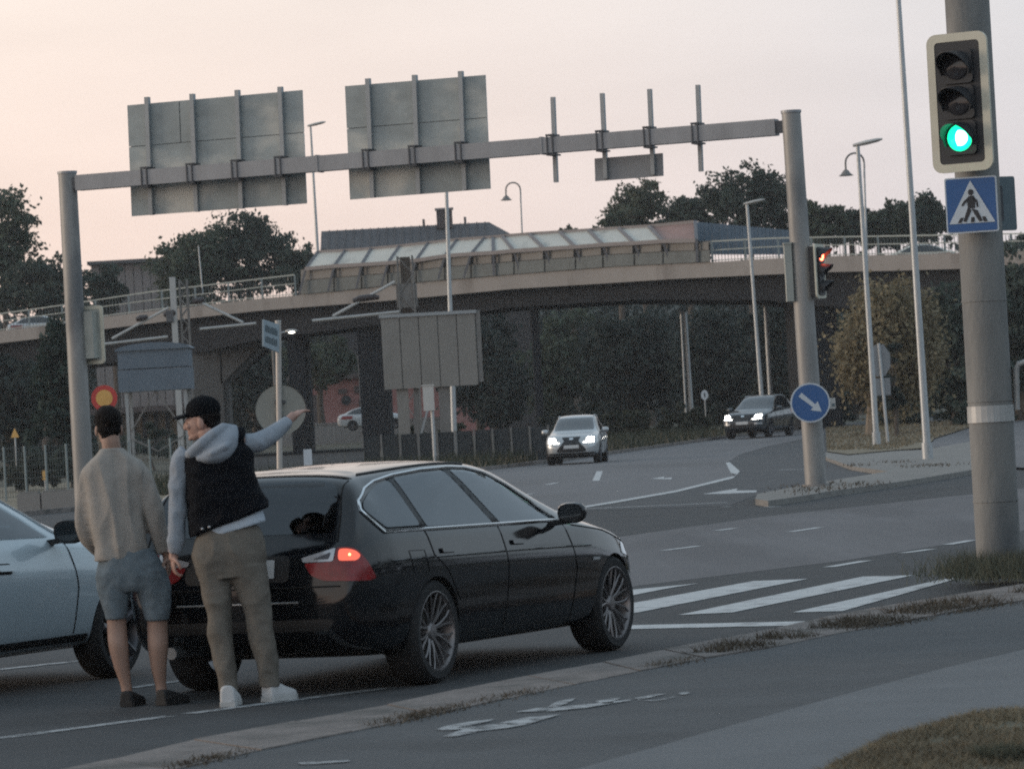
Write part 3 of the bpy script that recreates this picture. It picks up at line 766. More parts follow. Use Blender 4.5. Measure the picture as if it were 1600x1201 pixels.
tree('broadleaf_tree', 'dark tree in the shade right of the billboard', 775, 605, 50, 62, 258, 'leaf_under', 4500, .22, group=UG)
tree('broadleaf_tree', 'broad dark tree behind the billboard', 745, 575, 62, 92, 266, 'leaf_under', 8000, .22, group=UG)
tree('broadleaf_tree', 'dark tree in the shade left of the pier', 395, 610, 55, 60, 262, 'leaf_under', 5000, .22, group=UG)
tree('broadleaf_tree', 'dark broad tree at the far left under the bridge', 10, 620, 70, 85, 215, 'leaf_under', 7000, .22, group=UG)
tree('conifer_tree', 'dark conical tree left of the first gantry post', 92, 618, 58, 112, 185, 'leaf_conifer', 9000, .16, conifer=True)
tree('pale_tree', 'tan leaved drooping tree behind the double lamp post', 1392, 530, 80, 92, 172, 'leaf_willow', 24000, .10, bark='bark_tan', trunk_px=1352, trunk_w=.26, hang=.35)
tree('broadleaf_tree', 'dark tree right of the tan leaved tree', 1492, 560, 58, 110, 188, 'leaf_dark', 9000, .17, trunk_w=.4)
tree('broadleaf_tree', 'dark tree behind the big pole, right edge', 1592, 530, 62, 125, 192, 'leaf_dark', 9000, .17, trunk_w=.4)
tree('young_tree', 'slim dark tree stem on the lawn behind the octagonal sign', 1396, 600, 24, 62, 165, 'leaf_under', 900, .13, trunk_w=.10, open_=.9)
for i, (px, py, rx, ry, Y, lf, lab) in enumerate(((640, 690, 34, 22, 172, 'leaf_shrub', 'shrub at the foot of the billboard posts'), (700, 690, 36, 24, 170, 'leaf_shrub', 'shrub by the white cabinet'),
        (985, 665, 48, 26, 196, 'leaf_shrub', 'low shrub right of the oncoming silver car'), (1070, 660, 42, 24, 199, 'leaf_shrub', 'low shrub left of the dark oncoming car'),
        (800, 690, 34, 22, 176, 'leaf_shrub', 'low shrub left of the oncoming silver car'), (240, 690, 60, 26, 190, 'leaf_dark', 'dark hedge under the raised cabin'), (40, 735, 60, 26, 150, 'leaf_shrub', 'shrub behind the wire fence at far left'),
        (110, 725, 40, 26, 152, 'leaf_dark', 'dark shrub at the foot of the first gantry post'), (1420, 650, 60, 26, 200, 'leaf_dark', 'dark hedge behind the island lawn'), (1150, 655, 50, 22, 205, 'leaf_under', 'dark bush behind the dark oncoming car'),
        (1290, 650, 50, 22, 215, 'leaf_under', 'dark bush behind the arrow sign post'), (900, 665, 60, 26, 215, 'leaf_under', 'dark bush behind the oncoming silver car'))):
    tree('shrub', lab, px, py, rx, ry, Y, lf, 2600, .11, cat='shrub', group='shrubs along the verge', trunk_w=.06)
# low wooded ridge behind everything
hb = MB(); prof = []
for k in range(41):
    x = -260 + 13 * k; z = 12.3 + 1.2 * noise.noise((x * .02, 5, 0)); prof.append((x, z))
hb.add([(x, 356, 0) for x, z in prof] + [(x, 366, z * .8) for x, z in prof] + [(x, 400, z) for x, z in prof] + [(x, 700, z) for x, z in prof],
       [(r_ * 41 + k, r_ * 41 + k + 1, (r_ + 1) * 41 + k + 1, (r_ + 1) * 41 + k) for r_ in range(3) for k in range(40)])
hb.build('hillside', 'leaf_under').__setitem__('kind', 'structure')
# far wood closing the view under the bridge
rng = np.random.default_rng(5); pts = []
for k in range(1500):
    x = rng.uniform(-62, 75); y = rng.uniform(335, 352); hh_ = 12 + 2.5 * noise.noise((x * .12, 3, 0))
    z = rng.uniform(.5, hh_)
    pts.append(np.array([x, y, z]) + rng.normal(size=(26, 3)) * np.array([1.3, .7, 1.0]))
V, F = leaf_mesh(np.concatenate(pts), .36, rng)
me = bpy.data.meshes.new('far_wood'); me.from_pydata(V.tolist(), [], F)
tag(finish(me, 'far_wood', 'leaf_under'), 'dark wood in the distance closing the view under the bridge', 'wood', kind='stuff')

# unseen trees added beyond the right edge to darken the car's flank
rng = np.random.default_rng(9); pts = []
for (x, y, h_) in ((34, 22, 9), (38, 34, 10), (42, 48, 9), (33, 8, 10), (48, 60, 9), (31, -8, 9), (30, -24, 9)):
    for k in range(60):
        c = np.array([x, y, rng.uniform(.5, h_)]) + rng.normal(size=3) * np.array([3.2, 5.5, .4])
        pts.append(c + rng.normal(size=(26, 3)) * .9)
V, F = leaf_mesh(np.concatenate(pts), .42, rng)
V[:, 2] = np.maximum(V[:, 2], .1)
me = bpy.data.meshes.new('unseen_thicket'); me.from_pydata(V.tolist(), [], F)
tag(finish(me, 'unseen_thicket', 'leaf_under'), 'unseen thicket added beside the footway as a dark reflection in the black car', 'thicket', kind='stuff')
# ------------------------------------------------------------------ sign gantry over the road
mat('paint_blue', (.035, .115, .30), .45, var=.06, scale=6)
mat('paint_sign_white', (.58, .62, .66), .5, var=.05)
mat('symbol_black', (.03, .03, .035), .5, var=0)
mat('symbol_grey', (.12, .16, .18), .6, var=.1)
mat('sign_red', (.55, .06, .05), .5, var=.1)
mat('sign_yellow', (.75, .42, .12), .5, var=.1)
mat('street_sign', (.30, .37, .41), .5, var=.1, scale=4)
mat('signal_black', (.028, .03, .034), .5, var=.1)
mat('signal_back', (.36, .37, .335), .6, var=.12, scale=3)
mat('signal_plate', (.60, .565, .46), .55, var=.08, scale=4)
mat('lens_dark', (.03, .03, .035), .2, var=0, coat=.5)
mat('lens_green', (0, .5, .3), .3, var=0, emit=(.01, 1, .42), estr=1.5)
mat('lens_core', (.6, 1, .85), .3, var=0, emit=(.4, 1, .7), estr=6)
mat('lens_red', (.5, .05, .03), .3, var=0, emit=(1, .12, .06), estr=9)
mat('lens_white', (.9, .9, .85), .3, var=0, emit=(1, .93, .8), estr=7)
mat('lamp_warm', (.9, .7, .4), .3, var=0, emit=(1, .68, .3), estr=4)
mat('strap', (.42, .42, .41), .5, metal=.3, var=.15, scale=6)

YR, YL = 76.5, 81.8
def on_gantry(px, py, off=0.0):
    """point of the gantry plane (beam runs slightly away to the left)"""
    x0, x1 = PL.x, PR.x
    d = ray(px, py); n_ = Vector((PR.y - PL.y, -(PR.x - PL.x), 0)).normalized()
    if n_.y > 0: n_ = -n_
    o = Vector((PL.x, PL.y, 0)) - n_ * off
    t = ((o - EYEV).dot(n_)) / d.dot(n_); return EYEV + d * t
PR, PL = P(1258, 400, YR), P(116, 500, YL)
zr1, zl1 = P(1222, 199, YR).z, P(125, 285, YL).z
gan = thing('sign_gantry', 'grey steel sign gantry spanning the road on two round posts', 'gantry', (PR.x, PR.y, 0))
def gpost(pt, pb_, Y, r, z0):
    a, b = P(pt[0], pt[1], Y), P(pb_[0], pb_[1], Y); b2 = a.lerp(b, (a.z - z0) / (a.z - b.z))
    return a, b2
a, b = gpost((1236, 176), (1275, 757), YR, .19, .0)
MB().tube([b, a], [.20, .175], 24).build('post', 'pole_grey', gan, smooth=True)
MB().tube([a + Vector((0, 0, -.01)), a + Vector((0, 0, .04))], .19, 24).build('post_cap', 'galvanised', gan)
MB().tube([b + Vector((0, 0, .0)), b + Vector((0, 0, .14))], .26, 20).build('post_foot', 'concrete', gan)
RPOST = (b, a)
a2, b2 = gpost((105, 271), (130, 735), YL, .19, 0)
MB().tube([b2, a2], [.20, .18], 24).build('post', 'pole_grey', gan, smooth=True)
MB().tube([a2 + Vector((0, 0, -.01)), a2 + Vector((0, 0, .04))], .195, 24).build('post_cap', 'galvanised', gan)
LPOST = (b2, a2)
bl, br = on_gantry(122, 286), on_gantry(1214, 199)
MB().bar(bl, br, .28, .30).build('beam', 'galvanised', gan)
MB().bar(br, on_gantry(1226, 198), .2, .22).build('beam_bracket', 'clamp_dark', gan)
MB().bar(bl, on_gantry(112, 287), .2, .22).build('beam_bracket', 'clamp_dark', gan)
for f in (.36, .68): 
    q = bl.lerp(br, f); MB().box(tuple(q), (.05, .31, .33), math.atan2(br.y - bl.y, br.x - bl.x)).build('beam_joint', 'galvanised', gan)
gdir = (br - bl).normalized(); gn = Vector((gdir.y, -gdir.x, 0)).normalized()
if gn.y > 0: gn = -gn                 # towards the camera
def clamp(px, pyc, parent, r=.05):
    c = on_gantry(px, pyc); rz = math.atan2(gdir.y, gdir.x)
    for s in (-.055, .055):
        MB().box(tuple(c + gdir * s + gn * .15), (.025, .03, .36), rz).build('clamp', 'clamp_dark', parent)
    MB().box(tuple(c + Vector((0, 0, .185)) - gn * .03), (.17, .34, .03), rz).build('clamp', 'clamp_dark', parent)
    MB().box(tuple(c + Vector((0, 0, -.185)) - gn * .03), (.17, .34, .03), rz).build('clamp', 'clamp_dark', parent)
def beam_y(px): return 286 + (199 - 286) * (px - 122) / (1214 - 122)
def big_sign(name, label, corners, seams_y, ribs, subs=()):
    off = .34
    q = [on_gantry(a_, b_, off) for a_, b_ in corners]      # tl, tr, br, bl
    c = sum(q, Vector()) / 4
    t = thing(name, label, 'road sign', tuple(c), group='signs on the gantry seen from behind')
    n_rows = len(seams_y) + 1
    fr = [0] + list(seams_y) + [1]
    for r_ in range(n_rows):
        f0, f1 = fr[r_] + (.003 if r_ else 0), fr[r_ + 1] - (.003 if r_ < n_rows - 1 else 0)
        A_, B_ = q[0].lerp(q[3], f0), q[1].lerp(q[2], f0); D_, C_ = q[0].lerp(q[3], f1), q[1].lerp(q[2], f1)
        if r_ == 0 and subs:
            g = subs[0]
            MB().prism([A_, A_.lerp(B_, g - .002), D_.lerp(C_, g - .002), D_], gn * .035).build('panel', 'sign_back', t)
            MB().prism([A_.lerp(B_, g + .002), B_, C_, D_.lerp(C_, g + .002)], gn * .03).build('panel', 'sign_back', t)
        else:
            MB().prism([A_, B_, C_, D_], gn * .035).build('panel', 'sign_back', t)
    cc = sum(q, Vector()) / 4
    MB().prism([cc + (p_ - cc) * .985 - gn * .006 for p_ in q], -gn * .03).build('face_plate', 'clamp_dark', t)
    for (x0, y0), (x1, y1) in ribs:
        a_, b_ = on_gantry(x0, y0, off - .09), on_gantry(x1, y1, off - .09)
        MB().bar(a_, b_, .085, .11, up=tuple(gn)).build('rib', 'rib', t)
        xm = x0 + (x1 - x0) * .6
        clamp(xm - 4, beam_y(xm), t)
    return t
big_sign('overhead_sign', 'wide blank sign back at the left end of the gantry beam', [(200, 165), (473, 141), (480, 318), (207, 338)], [.375], [((230, 152), (237, 336)), ((300.5, 147), (308, 331)), ((371, 141), (378, 326)), ((438, 136), (446, 321))], (.3,))
big_sign('overhead_sign', 'narrower blank sign back in the middle of the gantry beam', [(540, 135), (759, 117.5), (767, 295), (548, 312)], [.375], [((575, 123), (583, 309)), ((648, 117.5), (655, 303)), ((720, 111.5), (727, 297))])
names = ['bare bracket bar next to the middle sign on the gantry', 'bare bracket bar at the left side of the small hanging panel', 'bare bracket bar at the right side of the small hanging panel', 'bare bracket bar nearest the right gantry post']
for k, ((x0, y0), (x1, y1)) in enumerate((((864, 152), (869, 285)), ((941, 146), (947, 279)), ((1015, 139.5), (1021, 273)), ((1090.5, 133), (1095.5, 268)))):
    a_, b_ = on_gantry(x0, y0, .26), on_gantry(x1, y1, .26)
    t = thing('sign_bracket', names[k], 'bracket', tuple((a_ + b_) / 2), group='bare sign brackets')
    MB().bar(a_, b_, .075, .09, up=tuple(gn)).build('upright', 'rib', t)
    xm = x0 + (x1 - x0) * .45; clamp(xm - 3, beam_y(xm), t)
q = [on_gantry(a_, b_, .34) for a_, b_ in ((930, 248), (1036, 239.5), (1037, 275), (931, 283.5))]
t = thing('small_sign', 'small blank sign panel hanging under the gantry beam', 'road sign', tuple(sum(q, Vector()) / 4))
MB().prism(q, gn * .04).build('panel', 'sign_back_plain', t)
for x0 in (945, 1019.5):
    a_, b_ = on_gantry(x0, 246 - (x0 - 940) * .08, .29), on_gantry(x0 + 1.5, 281 - (x0 - 940) * .08, .29)
    MB().bar(a_, b_, .05, .05, up=tuple(gn)).build('rib', 'rib', t)

# ------------------------------------------------------------------ signals
def rrect(w_, h_, r, n=5):
    pts = []
    for cx, cy, a0 in ((w_ / 2 - r, h_ / 2 - r, 0), (-w_ / 2 + r, h_ / 2 - r, 90), (-w_ / 2 + r, -h_ / 2 + r, 180), (w_ / 2 - r, -h_ / 2 + r, 270)):
        for k in range(n + 1):
            a_ = math.radians(a0 + 90 * k / n); pts.append((cx + r * math.cos(a_), cy + r * math.sin(a_)))
    return pts
def signal(label, c, facing, lit, W=.54, Hh=1.16, tilt=0, lens_r=.115, back='signal_black'):
    """three-lamp signal with pale bordered back board; facing = direction (x, y) it shows to"""
    rz = math.atan2(facing[0], -facing[1])           # local -Y is the front
    t = thing('traffic_light', label, 'traffic light', tuple(c), rz, local=True); t.rotation_euler = (0, tilt, rz)
    po = [(x, -.0, z) for x, z in rrect(W, Hh, .085)]; pi_ = [(x, 0, z) for x, z in rrect(W - .14, Hh - .14, .035)]
    m_ = MB(); n_ = len(po)
    vs = [Vector(p) for p in po] + [Vector(p) for p in pi_] + [Vector(p) + Vector((0, .03, 0)) for p in po] + [Vector(p) + Vector((0, .03, 0)) for p in pi_]
    fs = []
    for i in range(n_):
        j = (i + 1) % n_
        fs += [(i, j, n_ + j, n_ + i), (2 * n_ + i, 3 * n_ + i, 3 * n_ + j, 2 * n_ + j), (i, 2 * n_ + i, 2 * n_ + j, j), (n_ + i, n_ + j, 3 * n_ + j, 3 * n_ + i)]
    m_.add(vs, fs).build('border', 'signal_plate', t)
    MB().prism([(x, .004, z) for x, z in rrect(W - .13, Hh - .13, .03)], (0, .022, 0)).build('back_board', back, t)
    MB().box((0, .12, 0), (.27, .2, .92)).build('housing', back, t)
    for k, dz in enumerate((.30, 0, -.30)):
        MB().prism([(x, -.03, z + dz) for x, z in rrect(.29, .285, .04)], (0, .036, 0)).build('lamp_door', 'signal_black', t)
        on = k == lit
        nm = 'lens_red' if on and k == 0 else ('lens_green' if on else 'lens_dark')
        M = Matrix.Translation((0, -.028, dz)) @ Matrix.Rotation(PI / 2, 4, 'X')
        ln = MB().lathe([(lens_r, 0), (lens_r * .95, .015), (lens_r * .6, .03), (.001, .036)], 20, M).build('lens', nm, t, smooth=True)
        if on and k == 2:
            M2 = Matrix.Translation((0, -.058, dz)) @ Matrix.Rotation(PI / 2, 4, 'X')
            MB().prism([M2 @ Vector((.012 + (.07 if -1.9 < a_ < 1.3 else .035) * math.cos(a_), -.004 + .066 * math.sin(a_), 0)) for a_ in [-PI + 2 * PI * i_ / 20 for i_ in range(20)]], (0, -.012, 0)).build('lens_core', 'lens_core', ln)
        vi = MB(); n2 = 18; ro, L = lens_r + .022, .24      # hooded visor, longer at the top
        A0, A1 = math.radians(-25), math.radians(205)
        R0 = []; R1 = []; R2 = []; R3 = []
        for i in range(n2 + 1):
            a_ = A0 + (A1 - A0) * i / n2; L_ = L * (.30 + .70 * max(0, math.sin(a_)) ** .7)
            R0.append((ro * math.cos(a_), -.01, dz + ro * math.sin(a_))); R1.append((ro * math.cos(a_), -.01 - L_, dz + ro * math.sin(a_) - .02))
            r2 = ro - .008
            R2.append((r2 * math.cos(a_), -.01, dz + r2 * math.sin(a_))); R3.append((r2 * math.cos(a_), -.01 - L_, dz + r2 * math.sin(a_) - .02))
        k0 = n2 + 1
        fs = []
        for i in range(n2):
            fs += [(i, i + 1, k0 + i + 1, k0 + i), (2 * k0 + i, 3 * k0 + i, 3 * k0 + i + 1, 2 * k0 + i + 1), (k0 + i, k0 + i + 1, 3 * k0 + i + 1, 3 * k0 + i)]
        vi.add(R0 + R1 + R2 + R3, fs).build('visor', 'signal_black', t, smooth=True)
    return t
# the big pole in the right foreground
YP = pb.y
ptop = P(1510, -60, YP)
pole = thing('signal_pole', 'thick mottled grey pole in the right foreground', 'pole', (pb.x, pb.y, .09))
pbase = Vector((pb.x, pb.y, .09)); ptop = P(1507, -70, YP)
mat('pole_mottled', (.23, .228, .218), .7, metal=.15, var=.22, scale=2.2, stretch=(1, 1, .3), bump=.25, bscale=30, dirt_sheen=((.115, .122, .128), 1.3, .47))  # grey with darker noise patches drawn out along the height
MB().tube([pbase.lerp(ptop, f) for f in np.linspace(0, 1, 12)], [.195 - .006 * f for f in range(12)][:12] if False else [.19] * 12, 28).build('shaft', 'pole_mottled', pole, smooth=True)
MB().tube([pbase, pbase + Vector((0, 0, .12))], .25, 20).build('foot', 'concrete_dark', pole)
def axis_at(z): return pbase.lerp(ptop, (z - pbase.z) / (ptop.z - pbase.z))
c = P(1554, 646, YP); q = axis_at(c.z)
MB().lathe([(.195, -.07), (.2, -.07), (.2, .07), (.195, .07)], 24, Matrix.Translation(q)).build('strap', 'strap', pole)
for z in (.7, 1.55, 2.4):
    MB().lathe([(.19, -.008), (.196, -.008), (.196, .008), (.19, .008)], 24, Matrix.Translation(axis_at(z))).build('weld_ring', 'pole_mottled', pole)
h0, h1_ = P(1589, 640, YP), P(1588, 578, YP)
MB().tube([h0, h1_, h1_ + Vector((.02, -.02, .05)), h1_ + Vector((.12, -.02, .08)), h1_ + Vector((.2, -.02, .02))], .025, 10).build('conduit', 'strap', pole, smooth=True)
c = P(1499, 160, YP - .34)
signal('traffic_light', c, (-.50, -.87), 2, W=.55, Hh=1.17, tilt=math.radians(0)).__setitem__('label', 'traffic light showing green on the big foreground pole')
MB().bar(c + Vector((.10, .12, .35)), axis_at(c.z + .35), .06, .06).bar(c + Vector((.1, .12, -.35)), axis_at(c.z - .35), .06, .06).build('signal_bracket', 'signal_black', pole)
# pedestrian crossing sign (front) and a second board seen from behind it
cs = P(1518, 320, YP - .3)
t = thing('crossing_sign', 'blue pedestrian crossing sign with white triangle on the foreground pole', 'road sign', tuple(cs), math.radians(-14), local=True)
W_, H_ = .44, .47
MB().prism([(x, .0, z) for x, z in rrect(W_, H_, .02)], (0, .02, 0)).build('plate', 'paint_sign_white', t)
MB().prism([(x, -.004, z) for x, z in rrect(W_ - .025, H_ - .025, .015)], (0, .003, 0)).build('blue_field', 'paint_blue', t)
MB().prism([(-.195, -.008, -.155), (.195, -.008, -.155), (0, -.008, .205)], (0, .003, 0)).build('triangle', 'paint_sign_white', t)
fig = [[(-.02, .075), (-.035, .02), (-.03, -.03), (.03, -.03), (.035, .03), (.025, .075)], [(-.03, -.02), (-.075, -.135), (-.05, -.145), (0, -.045)], [(0, -.03), (.05, -.05), (.09, -.14), (.06, -.145), (.02, -.075)],
       [(-.02, .07), (-.065, .03), (-.085, -.0), (-.072, -.01), (-.05, .015), (-.02, .04)], [(.02, .07), (.055, .03), (.06, -.02), (.045, -.022), (.038, .02), (.015, .04)]]
mb = MB()
for pl in fig: mb.prism([(x, -.012, z) for x, z in pl], (0, .003, 0))
mb.prism([(.024 * math.cos(a_), -.012, .105 + .026 * math.sin(a_)) for a_ in [2 * PI * k / 12 for k in range(12)]], (0, .003, 0))
for x in (-.13, 0.0, .13): mb.prism([(x - .012 - x * .15, -.0115, -.148), (x + .02 - x * .15, -.0115, -.148), (x + .022 - x * .3, -.0115, -.105), (x - .006 - x * .3, -.0115, -.105)], (0, .003, 0))
mb.build('walking_figure', 'symbol_black', t)
MB().bar(cs + Vector((.03, .02, .1)), axis_at(cs.z + .1), .05, .05).bar(cs + Vector((.03, .02, -.1)), axis_at(cs.z - .1), .05, .05).build('sign_bracket', 'signal_black', pole)
cb = P(1568, 318, YP + .02)
t = thing('sign_board', 'dark back of a second sign beside the pedestrian crossing sign', 'road sign', tuple(cb), math.radians(30), local=True)
MB().prism([(x, 0, z) for x, z in rrect(.26, .46, .02)], (0, .025, 0)).build('plate', 'symbol_grey', t)
MB().box((-.06, -.02, 0), (.05, .05, .3)).build('bracket', 'clamp_dark', t)

# signals on the gantry posts
def at_post(post, z, dx, dy): return post[0].lerp(post[1], (z - post[0].z) / (post[1].z - post[0].z)) + Vector((dx, dy, 0))
zc = P(1278, 424, YR).z
signal('traffic light showing red, seen from the side on the right gantry post', at_post(RPOST, zc, .34, -.08), (.91, -.415), 0, W=.5, Hh=1.0)
cbx = at_post(RPOST, zc, -.24, .0)
t = thing('post_box', 'narrow pale box on the left side of the right gantry post', 'box', tuple(cbx))
MB().box(tuple(cbx), (.13, .30, 1.05)).build('case', 'signal_back', t)
MB().box(tuple(cbx + Vector((0, 0, .54))), (.15, .33, .03)).build('lid', 'signal_back', t)
zc = P(147, 523, YL).z
signal('traffic light seen from behind on the left gantry post', at_post(LPOST, zc, .33, .1), (.45, .89), -1, W=.52, Hh=1.15, back='signal_back')
for post, dx, z in ((RPOST, .3, P(1278, 424, YR).z), (LPOST, .28, P(147, 523, YL).z)):
    MB().bar(at_post(post, z + .3, .1, 0), at_post(post, z + .3, dx, 0), .05, .05).bar(at_post(post, z - .3, .1, 0), at_post(post, z - .3, dx, 0), .05, .05).build('signal_bracket', 'clamp_dark', gan)

# blue arrow sign
c = P(1266, 629, YR - .32)
t = thing('arrow_sign', 'round blue keep right sign with white arrow on the right gantry post', 'road sign', tuple(c), 0, local=True)
M = Matrix.Rotation(PI / 2, 4, 'X'); rr = 30 / S(YR)
MB().lathe([(.001, 0), (rr * 1.03, 0), (rr * 1.03, .02), (.001, .02)], 36, M).build('plate', 'paint_sign_white', t)
MB().lathe([(.001, .022), (rr * .95, .022), (rr * .95, .0245), (.001, .0245)], 36, M).build('blue_field', 'paint_blue', t)
a_ = math.radians(-41); R2 = Matrix.Rotation(a_, 3, 'Y')
ar = [(-.24, .045), (.09, .035), (.09, .105), (.265, 0), (.09, -.105), (.09, -.035), (-.24, -.045)]
ca, sa = math.cos(a_), math.sin(a_)
MB().prism([((x * ca - z * sa), -.028, (x * sa + z * ca)) for x, z in ar], (0, .003, 0)).build('arrow', 'paint_sign_white', t)
c2 = P(1299, 630, YR + .1)
t = thing('push_button_box', 'small white box behind the round blue arrow sign', 'box', tuple(c2), 0, local=True)
MB().box((0, 0, 0), (.14, .16, .20)).build('case', 'white_box', t)
MB().box((.03, -.083, -.03), (.05, .012, .05)).build('panel', 'symbol_grey', t)

# ------------------------------------------------------------------ lamp posts
def lamp_post(label, top, bot, Y, r0, r1, head=None, head_dir=1, zbase=None, name='street_lamp', group='street lamps', tail=None):
    a, b = P(top[0], top[1], Y), P(bot[0], bot[1], Y)
    if zbase is None: zbase = hgt(Y)
    b = a.lerp(b, (a.z - zbase) / (a.z - b.z))
    t = thing(name, label, 'street lamp', tuple(b), group=group)
    m_ = a.lerp(b, .55)
    MB().tube([b, m_, a], [r0, (r0 + r1) / 2, r1], 14).build('pole', 'lamp_pole', t, smooth=True)
    MB().tube([b, b + Vector((0, 0, .5))], r0 * 1.35, 14).build('pole_base', 'lamp_pole', t, smooth=True)
    if head == 'flat':
        L = .95 * 1; u = Vector((head_dir, -.25, .16 * 1)).normalized()
        h0_ = a + u * -.12
        k = MB(); prof = [(-.05, .05, .05), (.1, .13, .07), (.45, .16, .085), (.85, .15, .07), (1.02, .06, .03)]
        rings = []
        sd_ = u.cross(Vector((0, 0, 1))).normalized(); up_ = sd_.cross(u)
        for d_, wv, hv in prof:
            rings.append([h0_ + u * d_ + sd_ * wv * math.cos(2 * PI * j / 10) + up_ * hv * (math.sin(2 * PI * j / 10)) for j in range(10)])
        k.ring_loft(rings).build('lamp_head', 'lamp_head', t, smooth=True)
        MB().tube([a - Vector((0, 0, .25)), a, h0_ + u * .1], r1, 10).build('arm', 'lamp_pole', t, smooth=True)
    if head == 'bell':
        pts = []; R_ = .42
        for k in range(9):
            an = PI * k / 8; pts.append(a + Vector((head_dir * (R_ - R_ * math.cos(an)), 0, R_ * math.sin(an))))
        pts.append(pts[-1] + Vector((0, 0, -.35)))
        MB().tube([a - Vector((0, 0, .3))] + pts, r1, 10).build('arm', 'mast_grey', t, smooth=True)
        e = pts[-1]
        MB().lathe([(.05, .05), (.12, 0), (.24, -.16), (.34, -.22), (.30, -.24), (.001, -.24)], 18, Matrix.Translation(e)).build('lamp_shade', 'mast_grey', t, smooth=True)
    return t
lamp_post('tallest plain lamp post running out of the top of the picture', (1399, -75), (1450, 723), 103, .10, .06, 'flat', 1, group='tall lamp posts')
lamp_post('street lamp left of the tallest post with a flat head tilted right', (1340, 226), (1370, 696), 147, .11, .07, 'flat', 1)
lamp_post('crook necked bell lamp behind the flat headed lamp on the right', (1350, 253), (1360, 600), 188, .07, .045, 'bell', -1, name='bell_lamp', group='bell lamps')
lamp_post('street lamp in front of the bridge above the dark oncoming car', (1167, 318), (1190, 620), 203, .12, .07, 'flat', 1)
lamp_post('street lamp behind the gap between the two big signs', (485, 196), (499, 440), 232, .10, .06, 'flat', 1, zbase=P(499, 440, 232).z)
lamp_post('slim lamp post standing behind the black car roof', (696.5, 268), (711, 718), 164, .12, .065, 'flat', 1)
lamp_post('bell lamp with a curved neck above the glazed screen', (813, 296), (817, 400), 240, .055, .045, 'bell', -1, zbase=P(817, 400, 240).z, name='bell_lamp', group='bell lamps')
for lab, top, bot, Y, r in (('left pole of the twin poles under the bridge', (1064, 490), (1072, 645), 214, .06), ('thicker right pole of the twin poles under the bridge', (1070, 488), (1080, 640), 222, .13), ('pale pole in the shade left of the right gantry post', (1196, 480), (1204, 620), 214, .13), ('thin pole rising behind the left railing', (310, 385), (317, 460), 238, .045)):
    a, b = P(*top, Y), P(*bot, Y); z0 = hgt(Y) if Y < 230 else b.z
    b = a.lerp(b, (a.z - z0) / (a.z - b.z))
    t = thing('utility_pole', lab, 'pole', tuple(b), group='thin poles near the bridge'); MB().tube([b, a], [r, r * .8], 10).build('shaft', 'lamp_pole', t, smooth=True)
    MB().tube([a, a + Vector((0, 0, .08))], r * .9, 10).build('cap', 'mast_grey', t)
# lit lamp by the street sign and warm lamp under the bridge
for lab, arm0, hd, Y, m_, nm in (('small lit lamp on an arm beside the street name sign', (425, 522), (455, 517), 200, 'lens_white', 'street lamp'), ('small warm lamp glowing under the bridge deck', (560, 556), (578, 556), 262, 'lamp_warm', 'street lamp')):
    a, b = P(*arm0, Y), P(*hd, Y)
    base = Vector((a.x, Y, hgt(Y)))
    t = thing('lit_lamp', lab, nm, tuple(base))
    MB().tube([base, a], .06, 10).build('pole', 'mast_grey', t); MB().tube([a, b], .035, 8).build('arm', 'lamp_pole', t)
    MB().ell(b, (.30, .16, .09) if m_ == 'lens_white' else (.14, .12, .08)).build('lamp', 'lamp_head' if m_ == 'lens_white' else m_, t, smooth=True)
    if m_ == 'lens_white': MB().ell(b + Vector((.02, -.05, -.06)), (.16, .12, .05)).build('bulb', m_, t, smooth=True)

# ------------------------------------------------------------------ street name sign with round sign on one post
YS = 53
a, b = P(434.5, 503, YS), P(437, 735, YS); b = a.lerp(b, (a.z - 0) / (a.z - b.z))
t = thing('sign_post', 'slim pale post behind the pointing arm', 'post', tuple(b))
mat('post_cream', (.50, .46, .42), .5, metal=.2, var=.06)
MB().tube([b, a], .037, 14).build('shaft', 'post_cream', t, smooth=True)
MB().tube([a, a + Vector((0, 0, .02))], .04, 14).build('cap', 'white_box', t)
q = [P(409.5, 499, YS - .9), P(434, 507, YS - .05), P(434, 551, YS - .05), P(409.5, 541, YS - .9)]
t2 = thing('street_name_sign', 'pale blue street name sign on top of the slim post', 'street sign', tuple(sum(q, Vector()) / 4))
MB().prism(q, (.02, -.006, 0)).build('plate', 'street_sign', t2)
rng_ = random.Random(4)
for row, (f0, f1) in enumerate(((.18, .42), (.56, .80))):
    x = .12
    while x < .84:
        wv = rng_.uniform(.05, .09)
        A_, B_ = q[0].lerp(q[1], x), q[0].lerp(q[1], x + wv); D_, C_ = q[3].lerp(q[2], x), q[3].lerp(q[2], x + wv)
        g0 = f0 + rng_.uniform(0, .06); e = Vector((.026, -.008, 0))
        MB().prism([A_.lerp(D_, g0) + e, B_.lerp(C_, g0) + e, B_.lerp(C_, f1) + e, A_.lerp(D_, f1) + e], (.003, -.001, 0)).build('letter_mark', 'symbol_grey', t2)
        x += wv + .03
c = P(438.5, 640, YS + .07)
t2 = thing('round_sign', 'back of a round grey sign behind the slim post', 'road sign', tuple(c), math.radians(3), local=True)
M = Matrix.Rotation(PI / 2, 4, 'X'); rr = 39.5 / S(YS)
mat('disc_back', (.30, .30, .27), .55, metal=.3, var=.1, scale=4)
MB().lathe([(.001, .012), (rr * .97, .012), (rr, .02), (rr, .0), (.001, 0)], 40, M).build('plate', 'disc_back', t2)
for dz in (-.1, .1): MB().box((0, -.025, dz), (.14, .03, .04)).build('clip', 'clamp_dark', t2)
